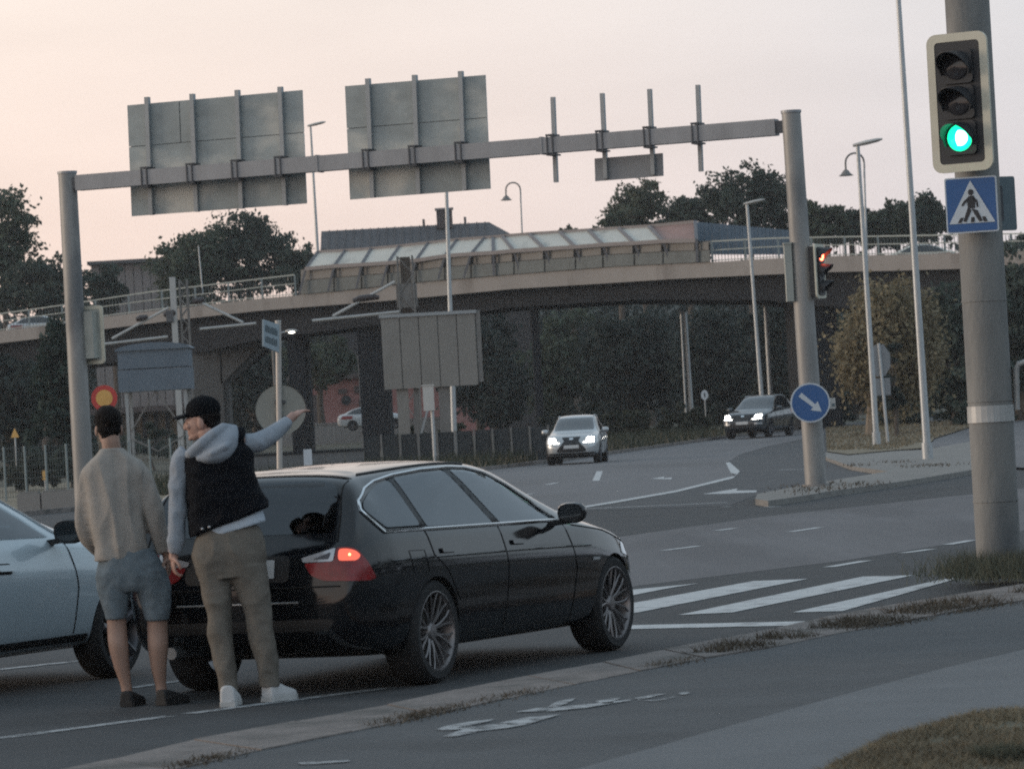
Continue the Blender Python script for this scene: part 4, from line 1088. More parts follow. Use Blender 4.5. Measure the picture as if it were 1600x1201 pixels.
# red and yellow round sign by the left gantry post
Yq = 96; c = P(163, 622, Yq)
t2 = thing('prohibition_sign', 'round yellow sign with red border above the left person', 'road sign', (c.x, c.y, 0))
M = Matrix.Translation(c) @ Matrix.Rotation(PI / 2, 4, 'X'); rr = 20.5 / S(Yq)
MB().lathe([(.001, 0), (rr, 0), (rr, .02), (.001, .02)], 32, M).build('red_border', 'sign_red', t2)
MB().lathe([(.001, .022), (rr * .64, .022), (rr * .64, .026), (.001, .026)], 28, M).build('yellow_field', 'sign_yellow', t2)
MB().tube([(c.x, c.y + .04, 0), (c.x, c.y + .04, c.z + .3)], .035, 10).build('post', 'lamp_pole', t2)
# octagon sign back on the island
Yq = 150; c = P(1375, 563, Yq)
t2 = thing('octagonal_sign', 'grey back of an octagonal sign on a post, behind the double lamps', 'road sign', (c.x, c.y, hgt(Yq)))
MB().prism([(c.x + .40 * math.cos(PI / 8 + PI * k / 4), c.y, c.z + .62 * math.sin(PI / 8 + PI * k / 4)) for k in range(8)], (0, .03, 0)).build('plate', 'sign_back_plain', t2)
MB().box((c.x + .05, c.y, c.z - .95), (.55, .03, .62)).build('lower_plate', 'sign_back_plain', t2)
MB().tube([(c.x + .12, c.y - .06, hgt(Yq)), (c.x - .02, c.y - .06, c.z + .62)], .055, 10).build('post', 'lamp_pole', t2)
# small signs in the distance
for lab, px, py, ybot, Y, wv, hv, m_ in (('small round white sign beside the verge', 1101, 617, 642, 205, .36, .50, 'paint_sign_white'), ('small yellow triangular sign at the far left', 23, 676, 760, 150, .30, .34, 'sign_yellow'), ('small yellow tag on a post at the far left', 70, 742, 760, 128, .16, .30, 'sign_yellow'), ('small white marker post by the grey wall', 481, 714, 725, 110, .22, .42, 'paint_sign_white')):
    c = P(px, py, Y); z0 = hgt(Y)
    t2 = thing('marker_sign', lab, 'sign', (c.x, Y, z0))
    if 'triang' in lab: MB().prism([(c.x - wv / 2, Y, c.z - hv / 2), (c.x + wv / 2, Y, c.z - hv / 2), (c.x, Y, c.z + hv / 2)], (0, .02, 0)).build('plate', m_, t2)
    elif 'round' in lab:
        MB().prism([(c.x + wv / 2 * math.cos(PI * k / 8), Y, c.z + hv / 2 * math.sin(PI * k / 8)) for k in range(16)], (0, .02, 0)).build('plate', m_, t2)
        MB().box((c.x, Y - .006, c.z), (.06, .01, .22)).build('mark', 'symbol_black', t2)
    else: MB().box((c.x, Y, c.z), (wv, .02, hv)).build('plate', m_, t2)
    MB().tube([(c.x, Y + .03, z0), (c.x, Y + .03, c.z + hv * .4)], .03, 8).build('post', 'lamp_pole', t2)

# ------------------------------------------------------------------ railway things in front of the bridge
def vert(px, py0, py1, Y):
    return P(px, py0, Y), P(px, py1, Y)
Yc = 160
# raised cabin
c0, c1 = P(182, 545, Yc), P(298, 610, Yc); cw = c1.x - c0.x
t = thing('raised_cabin', 'blue grey cabin with a curved roof raised on lattice legs', 'cabin', ((c0.x + c1.x) / 2, Yc, hgt(Yc)))
zt, zb_ = P(240, 546, Yc).z, P(240, 610, Yc).z; zm = P(240, 576, Yc).z; cx = (c0.x + c1.x) / 2
MB().box((cx, Yc + 1, (zt + zm) / 2 + .02), (cw * .985, 2, zt - zm - .04)).build('upper_wall', 'cabin_blue', t)
MB().box((cx, Yc + 1, (zm + zb_) / 2), (cw, 2.06, zm - zb_)).build('lower_wall', 'cabin_blue', t)
pr = [(cx + cw * .53 * math.cos(PI * k / 12), Yc - .1, zt + .28 * math.sin(PI * k / 12)) for k in range(13)]
MB().prism(pr, (0, 2.2, 0)).build('roof', 'cabin_blue', t)
for sx in (-.40, .42):
    for dy in (.15, 1.85):
        MB().bar((cx + cw * sx, Yc + dy, hgt(Yc)), (cx + cw * sx, Yc + dy, zb_), .12, .12).build('leg', 'rib', t)
zj = (zb_ + hgt(Yc)) / 2
for s in (-1, 1):
    MB().bar((cx + .02, Yc + .15, zb_), (cx + s * cw * .41, Yc + .15, zj), .09, .06).build('brace', 'mast_grey', t)
    MB().bar((cx, Yc + .15, zj - .6), (cx + s * cw * .41, Yc + .15, zj), .09, .06).build('brace', 'mast_grey', t)
# catenary masts
def lattice(parent, x, y, z0, z1, wd, m, name='lattice'):
    b = MB()
    for sx in (-1, 1):
        for sy in (-1, 1): b.bar((x + sx * wd / 2, y + sy * wd / 2, z0), (x + sx * wd / 2, y + sy * wd / 2, z1), .07, .07)
    n_ = max(3, int((z1 - z0) / (wd * 1.2)))
    for k in range(n_):
        za, zb2 = z0 + (z1 - z0) * k / n_, z0 + (z1 - z0) * (k + 1) / n_
        s = 1 if k % 2 else -1
        for sy in (-1, 1): b.bar((x - s * wd / 2, y + sy * wd / 2, za), (x + s * wd / 2, y + sy * wd / 2, zb2), .05, .04)
    return b.build(name, m, parent)
Ym = 175
a, b = P(269, 433, Ym), P(276, 560, Ym)
t = thing('catenary_mast', 'pale railway mast with slanted arms behind the raised cabin', 'mast', (b.x, Ym, hgt(Ym)), group='railway masts')
MB().bar((b.x, Ym, hgt(Ym)), a, .24, .24).build('pole', 'steel_white', t)
lattice(t, P(287, 480, Ym).x, Ym + .4, hgt(Ym), P(284, 437, Ym).z, .32, 'mast_grey', 'lattice_column')
for x0, y0, x1, y1 in ((263, 481, 175, 529), (158, 538, 262, 526), (306, 469, 380, 504), (312, 514, 400, 505)):
    MB().tube([P(x0, y0, Ym - .1), P(x1, y1, Ym - .1)], .055, 8).build('arm', 'steel_white', t)
for px, py in ((222, 497), (265, 490), (310, 470)):
    c = P(px, py, Ym - .1)
    MB().tube([c + Vector((-.25, 0, -.05)), c + Vector((-.08, 0, 0)), c + Vector((.08, 0, 0)), c + Vector((.25, 0, .05))], [.09, .14, .14, .09], 8).build('insulator', 'insulator', t)
c = P(266, 494, Ym); MB().box((c.x, Ym - .1, c.z), (.3, .3, .5)).build('tension_box', 'clamp_dark', t)
Y2 = 172
t = thing('catenary_mast', 'dark lattice railway mast rising behind the billboard', 'mast', (P(634, 600, Y2).x, Y2, hgt(Y2)), group='railway masts')
lx = P(635, 450, Y2).x
lattice(t, lx, Y2, hgt(Y2), P(632, 400, Y2).z, .62, 'mast_grey', 'lattice_column')
MB().box((lx, Y2 + .1, P(632, 445, Y2).z), (.42, .3, 2.3)).build('equipment', 'bark', t)
MB().box((lx, Y2, P(632, 462, Y2).z), (.85, .5, 1.0)).build('equipment', 'mast_grey', t)
for x0, y0, x1, y1 in ((617, 440, 520, 494), (488, 501, 624, 487)):
    MB().tube([P(x0, y0, Y2 - .4), P(x1, y1, Y2 - .4)], .06, 8).build('arm', 'steel_white', t)
c = P(570, 467, Y2 - .4); MB().tube([c + Vector((-.5, 0, -.05)), c + Vector((-.2, 0, .02)), c + Vector((.3, 0, .06)), c + Vector((.6, 0, .03))], [.08, .14, .14, .08], 8).build('insulator', 'insulator', t)
# billboard seen from behind
Yb = 152
x0, x1 = P(597, 550, Yb).x, P(745, 545, Yb).x; zt, zb_ = P(670, 493, Yb).z, P(670, 605, Yb).z
t = thing('billboard', 'beige panelled back of a billboard standing on posts in front of the bridge', 'billboard', ((x0 + x1) / 2, Yb, hgt(Yb)))
for k in range(5):
    u0, u1 = x0 + (x1 - x0) * k / 5, x0 + (x1 - x0) * (k + 1) / 5
    MB().box(((u0 + u1) / 2, Yb + .06, (zt + zb_) / 2), (u1 - u0 - .03, .12, zt - zb_)).build('panel', 'billboard_back', t)
MB().box(((x0 + x1) / 2, Yb + .2, (zt + zb_) / 2), (x1 - x0 - .1, .14, zt - zb_ - .1)).build('frame', 'clamp_dark', t)
MB().box((x1 + .1, Yb + .3, (zt + zb_) / 2 + .1), (.16, .5, zt - zb_)).build('side_edge', 'mast_grey', t)
MB().box(((x0 + x1) / 2, Yb + .05, zt + .06), (x1 - x0 + .1, .22, .12)).build('top_rail', 'rib', t)
for px, wv in ((630, .42), (695, .40)):
    c = P(px, 640, Yb); MB().box((c.x, Yb + .3, (hgt(Yb) + zb_ + .3) / 2), (wv, .3, zb_ + .3 - hgt(Yb))).build('post', 'billboard_back' if px == 630 else 'mast_grey', t)
c = P(648, 650, Yb); MB().bar((c.x, Yb + .4, hgt(Yb)), (c.x + .1, Yb + .4, zb_), .3, .2).build('post', 'mast_grey', t)
MB().bar(P(655, 690, Yb), P(668, 640, Yb), .08, .08).build('brace', 'rib', t)
# white cabinet
c0, c1 = P(660, 603, 142), P(679, 641, 142)
t = thing('white_cabinet', 'small white cabinet on a post in front of the billboard', 'cabinet', ((c0.x + c1.x) / 2, 142, 0))
MB().box(((c0.x + c1.x) / 2, 142.2, (c0.z + c1.z) / 2), (c1.x - c0.x, .4, c0.z - c1.z)).build('case', 'white_box', t)
MB().box(((c0.x + c1.x) / 2, 142.2, c0.z + .02), (c1.x - c0.x + .05, .46, .04)).build('lid', 'white_box', t)
MB().tube([((c0.x + c1.x) / 2 + .1, 142.2, 0), ((c0.x + c1.x) / 2 + .1, 142.2, c1.z)], .06, 10).build('post', 'lamp_pole', t)
mat('fence_dark', (.05, .055, .058), .8, var=.25, scale=1.5, spec=.2)
# low fence right of the billboard
t = thing('low_fence', 'low dark panel fence with pale posts left of the oncoming silver car', 'fence', (P(700, 700, 150).x, 150, 0), group='fences')
FX = list(range(566, 866, 29)); fz = .0
for px in FX:
    a, b = P(px, 700 - .055 * (px - 600) - 22, 150), P(px, 700, 150)
    MB().bar((a.x, 150, 0), (a.x, 150, a.z), .07, .06).build('fence_post', 'mast_grey', t)
for px0, px1 in zip(FX, FX[1:]):
    a, b = P(px0, 700 - .055 * (px0 - 600) - 20, 150.06), P(px1, 700 - .055 * (px1 - 600) - 20, 150.06)
    MB().prism([(a.x + .05, 150.05, a.z), (b.x - .05, 150.05, b.z), (b.x - .05, 150.05, .05), (a.x + .05, 150.05, .05)], (0, .03, 0)).build('fence_panel', 'fence_dark', t)
# grey wall behind the people
a, b = P(300, 718, 135), P(568, 702, 135)
t = thing('low_wall', 'long low grey concrete wall behind the pointing person', 'wall', ((a.x + b.x) / 2, 135, 0))
n_ = 9
mat('wall_grey', (.14, .145, .15), .85, var=.15, scale=1)
for k in range(n_):
    u0, u1 = a.x + (b.x - a.x) * k / n_, a.x + (b.x - a.x) * (k + 1) / n_
    MB().box(((u0 + u1) / 2, 135.1, a.z / 2), (u1 - u0 - .02, .2, a.z)).build('wall_panel', 'wall_grey', t)
MB().box(((a.x + b.x) / 2, 135.1, a.z + .03), (b.x - a.x + .05, .28, .06)).build('coping', 'concrete_dark', t)
# wire fence at the far left
t = thing('wire_fence', 'wire mesh fence at the far left behind the pale car', 'fence', (P(60, 740, 125).x, 125, 0), group='fences')
a, b = P(-60, 702, 125), P(298, 690, 125)
for k in range(12):
    x = a.x + (b.x - a.x) * k / 11
    MB().tube([(x, 125, 0), (x, 125, a.z)], .035, 8).build('fence_post', 'rail_grey', t)
k_ = MB()
for r_ in range(9): k_.bar((a.x, 125, .15 + r_ * (a.z - .2) / 8), (b.x, 125, .15 + r_ * (a.z - .2) / 8), .012, .012)
for r_ in range(90): x = a.x + (b.x - a.x) * r_ / 89; k_.bar((x, 125.01, .1), (x, 125.01, a.z), .01, .01)
k_.build('wire_mesh', 'mesh_dark', t, kind='stuff')
# concrete blocks
for k, (px0, px1, pt_, lab) in enumerate(((26, 62, 772, 'left pale concrete block on the verge behind the pale car'), (64, 132, 769, 'long concrete block on the verge behind the pale car'))):
    a, b = P(px0, pt_, 104), P(px1, pt_, 104)
    t = thing('concrete_block', lab, 'block', ((a.x + b.x) / 2, 104, 0), group='concrete blocks')
    MB().box(((a.x + b.x) / 2, 104.3, (a.z + 0) / 2), (b.x - a.x, .6, a.z)).build('block', 'concrete', t)
    MB().box(((a.x + b.x) / 2, 104.3, a.z + .02), (b.x - a.x - .08, .5, .05)).build('block_top', 'island_stone', t)
# pale low wall under the bridge
a, b = P(470, 665, 262), P(640, 655, 262)
t = thing('parking_wall', 'pale low wall below the pink building', 'wall', ((a.x + b.x) / 2, 262, hgt(262)))
MB().box(((a.x + b.x) / 2, 270, (a.z + hgt(262)) / 2), (b.x - a.x + 4, .4, a.z - hgt(262))).build('wall', 'concrete', t)
MB().box(((a.x + b.x) / 2, 270, a.z + .06), (b.x - a.x + 4.2, .5, .1)).build('coping', 'concrete', t)
# ------------------------------------------------------------------ cars
mat('paint_black', (.004, .005, .007), .12, var=0, coat=.35, spec=.45)
mat('paint_paleblue', (.46, .54, .585), .32, metal=.1, var=.04, scale=2, coat=.8)
mat('paint_silver', (.46, .48, .49), .32, metal=.4, var=.04, coat=.7)
mat('paint_darkblue', (.025, .035, .045), .28, metal=.2, var=.05, coat=.8)
mat('paint_white_car', (.50, .52, .53), .35, var=.04, coat=.6)
mat('paint_cream_car', (.55, .55, .48), .35, var=.04, coat=.6)
mat('trim_black', (.014, .015, .017), .5, var=.1)
mat('seam', (.002, .002, .002), .9, var=0)
mat('chrome', (.75, .77, .78), .16, metal=1, var=0)
mat('chrome_soft', (.55, .58, .60), .35, metal=.8, var=0)
mat('tyre', (.018, .018, .019), .85, var=.15, scale=8)
mat('rim_silver', (.42, .42, .43), .35, metal=.9, var=.08, scale=8)
mat('rim_grey', (.24, .225, .225), .4, metal=.8, var=.15, scale=8)
mat('rim_dark', (.10, .10, .11), .4, metal=.7, var=.1)
mat('brake', (.07, .065, .06), .6, metal=.6, var=.2)
mat('plate_white', (.55, .56, .56), .5, var=.06)
mat('lamp_red', (.17, .010, .013), .22, var=.45, scale=16, coat=.25, emit=(1, .06, .05), estr=.012)
mat('lamp_red_lit', (.6, .06, .04), .2, var=0, coat=.6, emit=(1, .17, .09), estr=.75)
mat('bulb_lit', (1, .7, .3), .3, var=0, emit=(1, .62, .25), estr=2.6)
mat('lamp_clear', (.50, .50, .52), .18, metal=.3, var=.2, scale=14, coat=1)
mat('head_lit', (1, 1, 1), .3, var=0, emit=(1, .95, .86), estr=14)
mat('head_glass', (.35, .37, .39), .12, var=0, coat=1)
mat('glass_dark', (.010, .013, .016), .06, var=0, spec=.9, coat=.6)
mat('glass_side', (.012, .017, .021), .05, var=0, spec=.75, coat=.25)
mat('interior', (.01, .01, .011), .9, var=0)

def clear_glass(name, tint, rough=.03):
    m = bpy.data.materials.new(name); m.use_nodes = True; t = m.node_tree; t.nodes.clear()
    tr = t.nodes.new('ShaderNodeBsdfTransparent'); tr.inputs[0].default_value = (*tint, 1)
    gl = t.nodes.new('ShaderNodeBsdfGlossy'); gl.inputs['Roughness'].default_value = rough; gl.inputs['Color'].default_value = (.9, .95, 1, 1)
    fr = t.nodes.new('ShaderNodeFresnel'); fr.inputs['IOR'].default_value = 1.52
    ad = t.nodes.new('ShaderNodeMath'); ad.operation = 'MULTIPLY_ADD'; ad.inputs[1].default_value = 1.35; ad.inputs[2].default_value = .02
    t.links.new(fr.outputs[0], ad.inputs[0])
    mx = t.nodes.new('ShaderNodeMixShader'); t.links.new(ad.outputs[0], mx.inputs[0]); t.links.new(tr.outputs[0], mx.inputs[1]); t.links.new(gl.outputs[0], mx.inputs[2])
    o = t.nodes.new('ShaderNodeOutputMaterial'); t.links.new(mx.outputs[0], o.inputs['Surface']); MATS[name] = m
clear_glass('glass_clear', (.42, .47, .48)); clear_glass('glass_tint', (.16, .18, .19))
mat('seat_fabric', (.022, .022, .024), .9, var=.2, scale=8)
def seg(tab, s): return interp(tab, s)
def car_body(sp, m):
    st = sp['st']; rings = []
    for s in st:
        zb, zs, zr, wm, wr = (interp(sp[k], s) for k in ('zb', 'zs', 'zr', 'wm', 'wr'))
        zs = min(zs, zr - .02); h = zs - zb; g = min(1, max(0, (zr - zs) / .3)); dr = .012 + .05 * g
        wb = .938 * wm; wr_ = min(wr, wb - .01)
        half = [(.72 * wm, zb), (.90 * wm, zb + .015), (.955 * wm, zb + .13 * h), (.985 * wm, zb + .40 * h), (1.0 * wm, zb + .66 * h), (.996 * wm, zb + .76 * h), (.978 * wm, zb + .84 * h), (.956 * wm, zb + .95 * h), (wb, zs),
                (wb + (wr_ - wb) * .42 + .010 * g, zs + (zr - dr - zs) * .40), (wb + (wr_ - wb) * .80 + .012 * g, zs + (zr - dr - zs) * .82), (wr_, zr - dr), (.88 * wr_, zr - dr * .38), (.5 * wr_, zr - dr * .08)]
        ring = [Vector((0, s, zb))] + [Vector((x, s, z)) for x, z in half] + [Vector((0, s, zr))] + [Vector((-x, s, z)) for x, z in reversed(half)]
        rings.append(ring)
    mb = MB().ring_loft(rings)
    return evaluate(mb, [('SUBSURF', dict(levels=2, render_levels=2))])
def patch_mesh(bvh, poly, org, du, dv, d, off, step):
    """a flat outline thrown onto the body along d and lifted off metres"""
    bm = bmesh.new()
    f = bm.faces.new([bm.verts.new((a, b, 0)) for a, b in poly])
    us = [p[0] for p in poly]; vs = [p[1] for p in poly]
    for lo_, hi, ax in ((min(us), max(us), 0), (min(vs), max(vs), 1)):
        n_ = int((hi - lo_) / step)
        for k in range(1, n_ + 1):
            co = [0, 0, 0]; no = [0, 0, 0]; co[ax] = lo_ + (hi - lo_) * k / (n_ + 1); no[ax] = 1
            bmesh.ops.bisect_plane(bm, geom=bm.verts[:] + bm.edges[:] + bm.faces[:], plane_co=co, plane_no=no)
    dead = []
    for v in bm.verts:
        o = org + du * v.co.x + dv * v.co.y
        h = bvh.ray_cast(o, d)
        if h[0] is None: dead.append(v); continue
        nn = h[1] if h[1].dot(d) < 0 else -h[1]
        v.co = h[0] + nn * off
    if dead: bmesh.ops.delete(bm, geom=dead, context='VERTS')
    for q in bm.faces:
        q.normal_update()
        if q.normal.dot(d) > 0: q.normal_flip()
    me = bpy.data.meshes.new('patch'); bm.to_mesh(me); bm.free(); me.shade_smooth()
    return me
def smooth_poly(pl, r=.03, n=3):
    """round the corners of an outline"""
    res = []
    for i, p in enumerate(pl):
        a, b, c = Vector(pl[i - 1]), Vector(p), Vector(pl[(i + 1) % len(pl)])
        ra = min(r, (a - b).length * .45, (c - b).length * .45)
        p0, p1 = b + (a - b).normalized() * ra, b + (c - b).normalized() * ra
        for k in range(n + 1):
            t = k / n; q = p0 * (1 - t) ** 2 + b * 2 * t * (1 - t) + p1 * t * t; res.append((q.x, q.y))
    return res
DIRS = {}
def frame_of(view, ang=0, m=1):
    if view == 'S': return Vector((4 * m, 0, 0)), Vector((0, 1, 0)), Vector((0, 0, 1)), Vector((-m, 0, 0))
    if view == 'B': return Vector((0, -6, 0)), Vector((m, 0, 0)), Vector((0, 0, 1)), Vector((0, 1, 0))
    if view == 'F': return Vector((0, 9, 0)), Vector((m, 0, 0)), Vector((0, 0, 1)), Vector((0, -1, 0))
    if view == 'T': return Vector((0, 0, 4)), Vector((m, 0, 0)), Vector((0, 1, 0)), Vector((0, 0, -1))
    a = math.radians(ang); 
    if view == 'BD': d = Vector((-m * math.sin(a), math.cos(a), 0)); u = Vector((m * math.cos(a), math.sin(a), 0))
    if view == 'FD': d = Vector((-m * math.sin(a), -math.cos(a), 0)); u = Vector((m * math.cos(a), -math.sin(a), 0))
    return -d * 9, u, Vector((0, 0, 1)), d

class Car:
    def __init__(s, name, label, sp, paint, loc, heading, group=None, wheel_r=.32, wheel_w=.225, track=.775, rim='rim_silver', rim_kind='y', detail=1, cuts=()):
        s.sp = sp; s.detail = detail
        s.root = thing(name, label, 'car', loc, -heading, group, local=True)
        me = car_body(sp, paint)
        bm = bmesh.new(); bm.from_mesh(me); s.bvh = BVHTree.FromBMesh(bm); bm.free()
        me.materials.clear(); me.materials.append(MATS[paint]); me.materials.append(MATS['interior'])
        cut = MB(); R = wheel_r * 1.06
        for y in (0, sp['wb']):
            for sx in (-1, 1):
                M = Matrix.Translation((sx * .60, y, wheel_r * .99)) @ Matrix.Rotation(sx * PI / 2, 4, 'Y')
                n_ = 36; k0 = len(cut.v)
                cut.add([M @ Vector((R * math.cos(2 * PI * j / n_), R * math.sin(2 * PI * j / n_), h)) for h in (0, 1.0) for j in range(n_)],
                        [tuple(range(n_)), tuple(range(2 * n_ - 1, n_ - 1, -1))] + [(j, n_ + j, n_ + (j + 1) % n_, (j + 1) % n_) for j in range(n_)])
        cme = bpy.data.meshes.new('cut'); cme.from_pydata(cut.v, [], cut.f); cme.update()
        b_ = bmesh.new(); b_.from_mesh(cme); bmesh.ops.recalc_face_normals(b_, faces=b_.faces); b_.to_mesh(cme); b_.free()
        cme.materials.append(MATS[paint]); cme.materials.append(MATS['interior'])
        for p in cme.polygons: p.material_index = 1
        co = bpy.data.objects.new('cut', cme); COL.objects.link(co)
        cutters = [co]
        for view, poly, lo_, hi_ in cuts:      # window openings right through the cabin
            k_ = MB()
            if view == 'S': k_.prism([(lo_, a, b) for a, b in poly], (hi_ - lo_, 0, 0))
            else: k_.prism([(a, lo_, b) for a, b in poly], (0, hi_ - lo_, 0))
            m2 = bpy.data.meshes.new('cut'); m2.from_pydata(k_.v, [], k_.f); m2.update()
            b_ = bmesh.new(); b_.from_mesh(m2); bmesh.ops.recalc_face_normals(b_, faces=b_.faces); b_.to_mesh(m2); b_.free()
            m2.materials.append(MATS[paint]); m2.materials.append(MATS['interior'])
            for p in m2.polygons: p.material_index = 1
            c2 = bpy.data.objects.new('cut', m2); COL.objects.link(c2); cutters.append(c2)
        res = evaluate(me, [('BOOLEAN', dict(operation='DIFFERENCE', object=c_, solver='EXACT')) for c_ in cutters])
        for c_ in cutters: bpy.data.objects.remove(c_)
        o = bpy.data.objects.new('body', res); link(o, s.root); ORIG[o.name] = Vector()
        res.shade_smooth(); smooth_by_angle(res, 38)
        s.body = o
        s.wr, s.ww, s.track = wheel_r, wheel_w, track
        first = None
        for y in (0, sp['wb']):
            for sx in (1, -1):
                if first is None:
                    hub = MB().lathe([(.001, .02), (.14, .02), (.15, -.02), (.001, -.02)], 24, Matrix.Rotation(PI / 2, 4, 'Y')).build('wheel', 'brake', s.root)
                    r, w_ = wheel_r, wheel_w / 2
                    prof = [(r * .74, -w_), (r * .90, -w_ * 1.05), (r * .975, -w_ * .86), (r, -w_ * .55), (r, w_ * .55), (r * .975, w_ * .86), (r * .90, w_ * 1.05), (r * .74, w_)]
                    MB().lathe(prof, 40, Matrix.Rotation(PI / 2, 4, 'Y')).build('tyre', 'tyre', hub, smooth=True)
                    MBR = MB(); RM = Matrix.Rotation(PI / 2, 4, 'Y')
                    ro = r * .765
                    MBR.lathe([(r * .70, -w_ * .9), (ro * .97, -w_ * .9), (ro, w_ * .88), (ro * 1.015, w_ * 1.0), (ro * .985, w_ * 1.02), (ro * .93, w_ * .80), (ro * .90, -w_ * .5), (ro * .88, -w_ * .9)], 40, RM)
                    def sp3(a_, rad, z): return RM @ Vector((rad * math.cos(a_), rad * math.sin(a_), z))
                    if rim_kind == 'y':
                        for k in range(10):
                            a0 = 2 * PI * k / 10
                            for da in (-.075, .075):
                                MBR.tube([sp3(a0 + da * .5, .045, w_ * .55), sp3(a0 + da * .8, ro * .45, w_ * .72), sp3(a0 + da * 1.6, ro * .78, w_ * .82), sp3(a0 + da * 2.6, ro * .96, w_ * .86)], [.012, .0085, .0075, .009], 6)
                    else:
                        for k in range(5):
                            a0 = 2 * PI * k / 5
                            MBR.tube([sp3(a0, .04, w_ * .5), sp3(a0, ro * .5, w_ * .66), sp3(a0, ro * .96, w_ * .84)], [.04, .03, .035], 6)
                    MBR.lathe([(.001, w_ * .78), (.045, w_ * .76), (.06, w_ * .6), (.065, w_ * .2)], 18, RM)
                    MBR.build('rim', rim, hub, smooth=True)
                    first = hub
                else:
                    hub = copy_tree(first, s.root)
                hub.location = (sx * track, y, wheel_r)
                hub.rotation_euler = (random.uniform(0, 6) if False else .3 * y, 0, 0 if sx > 0 else PI)
        # dark underbody so that no light leaks through the arches
        MB().box((0, sp['wb'] / 2, .30), (1.15, sp['wb'] + 1.2, .16)).build('underbody', 'interior', s.root)
    def patch(s, name, m, poly, view='S', off=.003, sides=(1,), ang=0, r=.02, parent=None, step=.06):
        outs = []
        for sd_ in sides:
            org, du, dv, d = frame_of(view, ang, sd_)
            me = patch_mesh(s.bvh, smooth_poly(poly, r) if r else poly, org, du, dv, d, off, step)
            o = finish(me, name, m, parent or s.root); outs.append(o)
        return outs[0]
    def hit(s, view, a, b, m=1, ang=0, off=.004):
        org, du, dv, d = frame_of(view, ang, m); h = s.bvh.ray_cast(org + du * a + dv * b, d)
        if h[0] is None: return None
        nn = h[1] if h[1].dot(d) < 0 else -h[1]
        return h[0] + nn * off
    def wire(s, name, m, pts, rad, view='S', sides=(1,), ang=0, off=.002, closed=False, sub=6, parent=None):
        for sd_ in sides:
            q = []; n_ = len(pts); rng_ = range(n_ if closed else n_ - 1)
            for i in rng_:
                a, b = Vector(pts[i]), Vector(pts[(i + 1) % n_])
                for k in range(sub):
                    c = a.lerp(b, k / sub); h = s.hit(view, c.x, c.y, sd_, ang, off)
                    if h is not None: q.append(h)
            if not closed:
                h = s.hit(view, *pts[-1], sd_, ang, off)
                if h is not None: q.append(h)
            else: q.append(q[0]); q.append(q[1])
            if len(q) > 2: MB().tube(q, rad, 6).build(name, m, parent or s.root, smooth=True)
    def mirror(s, x, y, z, m, glass=True, scale=1):
        for sd_ in (1, -1):
            b = MB(); c = Vector((sd_ * (x + .11), y, z))
            rings = []
            for dy, a_, bb in ((-.055, .105, .070), (-.03, .118, .080), (.03, .10, .07), (.075, .06, .045), (.09, .02, .015)):
                rings.append([c + Vector((a_ * scale * math.copysign(abs(math.cos(t)) ** .75, math.cos(t)), dy, bb * scale * math.copysign(abs(math.sin(t)) ** .75, math.sin(t)))) for t in [2 * PI * k / 14 for k in range(14)]])
            b.ring_loft(rings); o = b.build('side_mirror', m, s.root, smooth=True)
            MB().bar((sd_ * (x - .08), y + .02, z - .07), (sd_ * (x + .06), y + .01, z - .055), .06, .035).build('mirror_arm', 'trim_black', o)
            MB().prism([c + Vector((.095 * scale * math.cos(t), -.058, .062 * scale * math.sin(t))) for t in [2 * PI * k / 14 for k in range(14)]], (0, .002, 0)).build('mirror_glass', 'glass_side', o)

# ---- black estate car
E = dict(wb=2.80,
    st=[-.95, -.945, -.93, -.90, -.86, -.82, -.76, -.69, -.62, -.52, -.44, -.30, 0, .5, 1.0, 1.3, 1.5, 1.7, 2.0, 2.3, 2.45, 2.6, 2.9, 3.15, 3.33, 3.45, 3.53, 3.56],
    zr=[(-.95, .66), (-.93, .80), (-.90, .885), (-.86, .935), (-.82, 1.0), (-.76, 1.13), (-.69, 1.255), (-.62, 1.318), (-.52, 1.343), (-.44, 1.352), (-.2, 1.364), (.1, 1.378), (.5, 1.395), (.9, 1.395), (1.2, 1.38), (1.45, 1.345), (1.65, 1.29), (2.3, 1.01), (2.45, .955), (2.6, .935), (3.0, .87), (3.2, .80), (3.38, .71), (3.5, .58), (3.56, .48)],
    zb=[(-.95, .42), (-.92, .36), (-.8, .27), (-.5, .21), (0, .20), (2.4, .19), (3.1, .2), (3.45, .23), (3.56, .34)],
    zs=[(-.95, .60), (-.90, .80), (-.84, .90), (-.6, .955), (0, .950), (1, .925), (2, .895), (2.4, .88), (3.0, .80), (3.2, .73), (3.4, .62), (3.56, .44)],
    wm=[(-.95, .58), (-.945, .66), (-.93, .73), (-.90, .775), (-.86, .80), (-.82, .82), (-.7, .855), (-.5, .885), (0, .905), (2.4, .905), (2.8, .90), (3.1, .87), (3.3, .80), (3.45, .68), (3.53, .52), (3.56, .44)],
    wr=[(-.95, .45), (-.9, .66), (-.82, .76), (-.76, .725), (-.69, .685), (-.62, .655), (-.52, .635), (-.44, .62), (0, .615), (.8, .625), (1.3, .61), (1.65, .615), (2.0, .66), (2.4, .72), (3.0, .70), (3.3, .60), (3.45, .5), (3.56, .33)])
a, b = G(690, 1067), G(966, 1016)
hd = (b - a).normalized(); head = math.atan2(hd.x, hd.y)
nrm_ = Vector((hd.y, -hd.x, 0))
loc = a - nrm_ * .89
SW = [(-.53, .968), (-.68, 1.11), (-.655, 1.165), (-.50, 1.232), (-.30, 1.272), (.0, 1.302), (.4, 1.322), (.8, 1.326), (1.05, 1.315), (1.3, 1.275), (1.55, 1.185), (1.80, 1.065), (2.02, .925)]
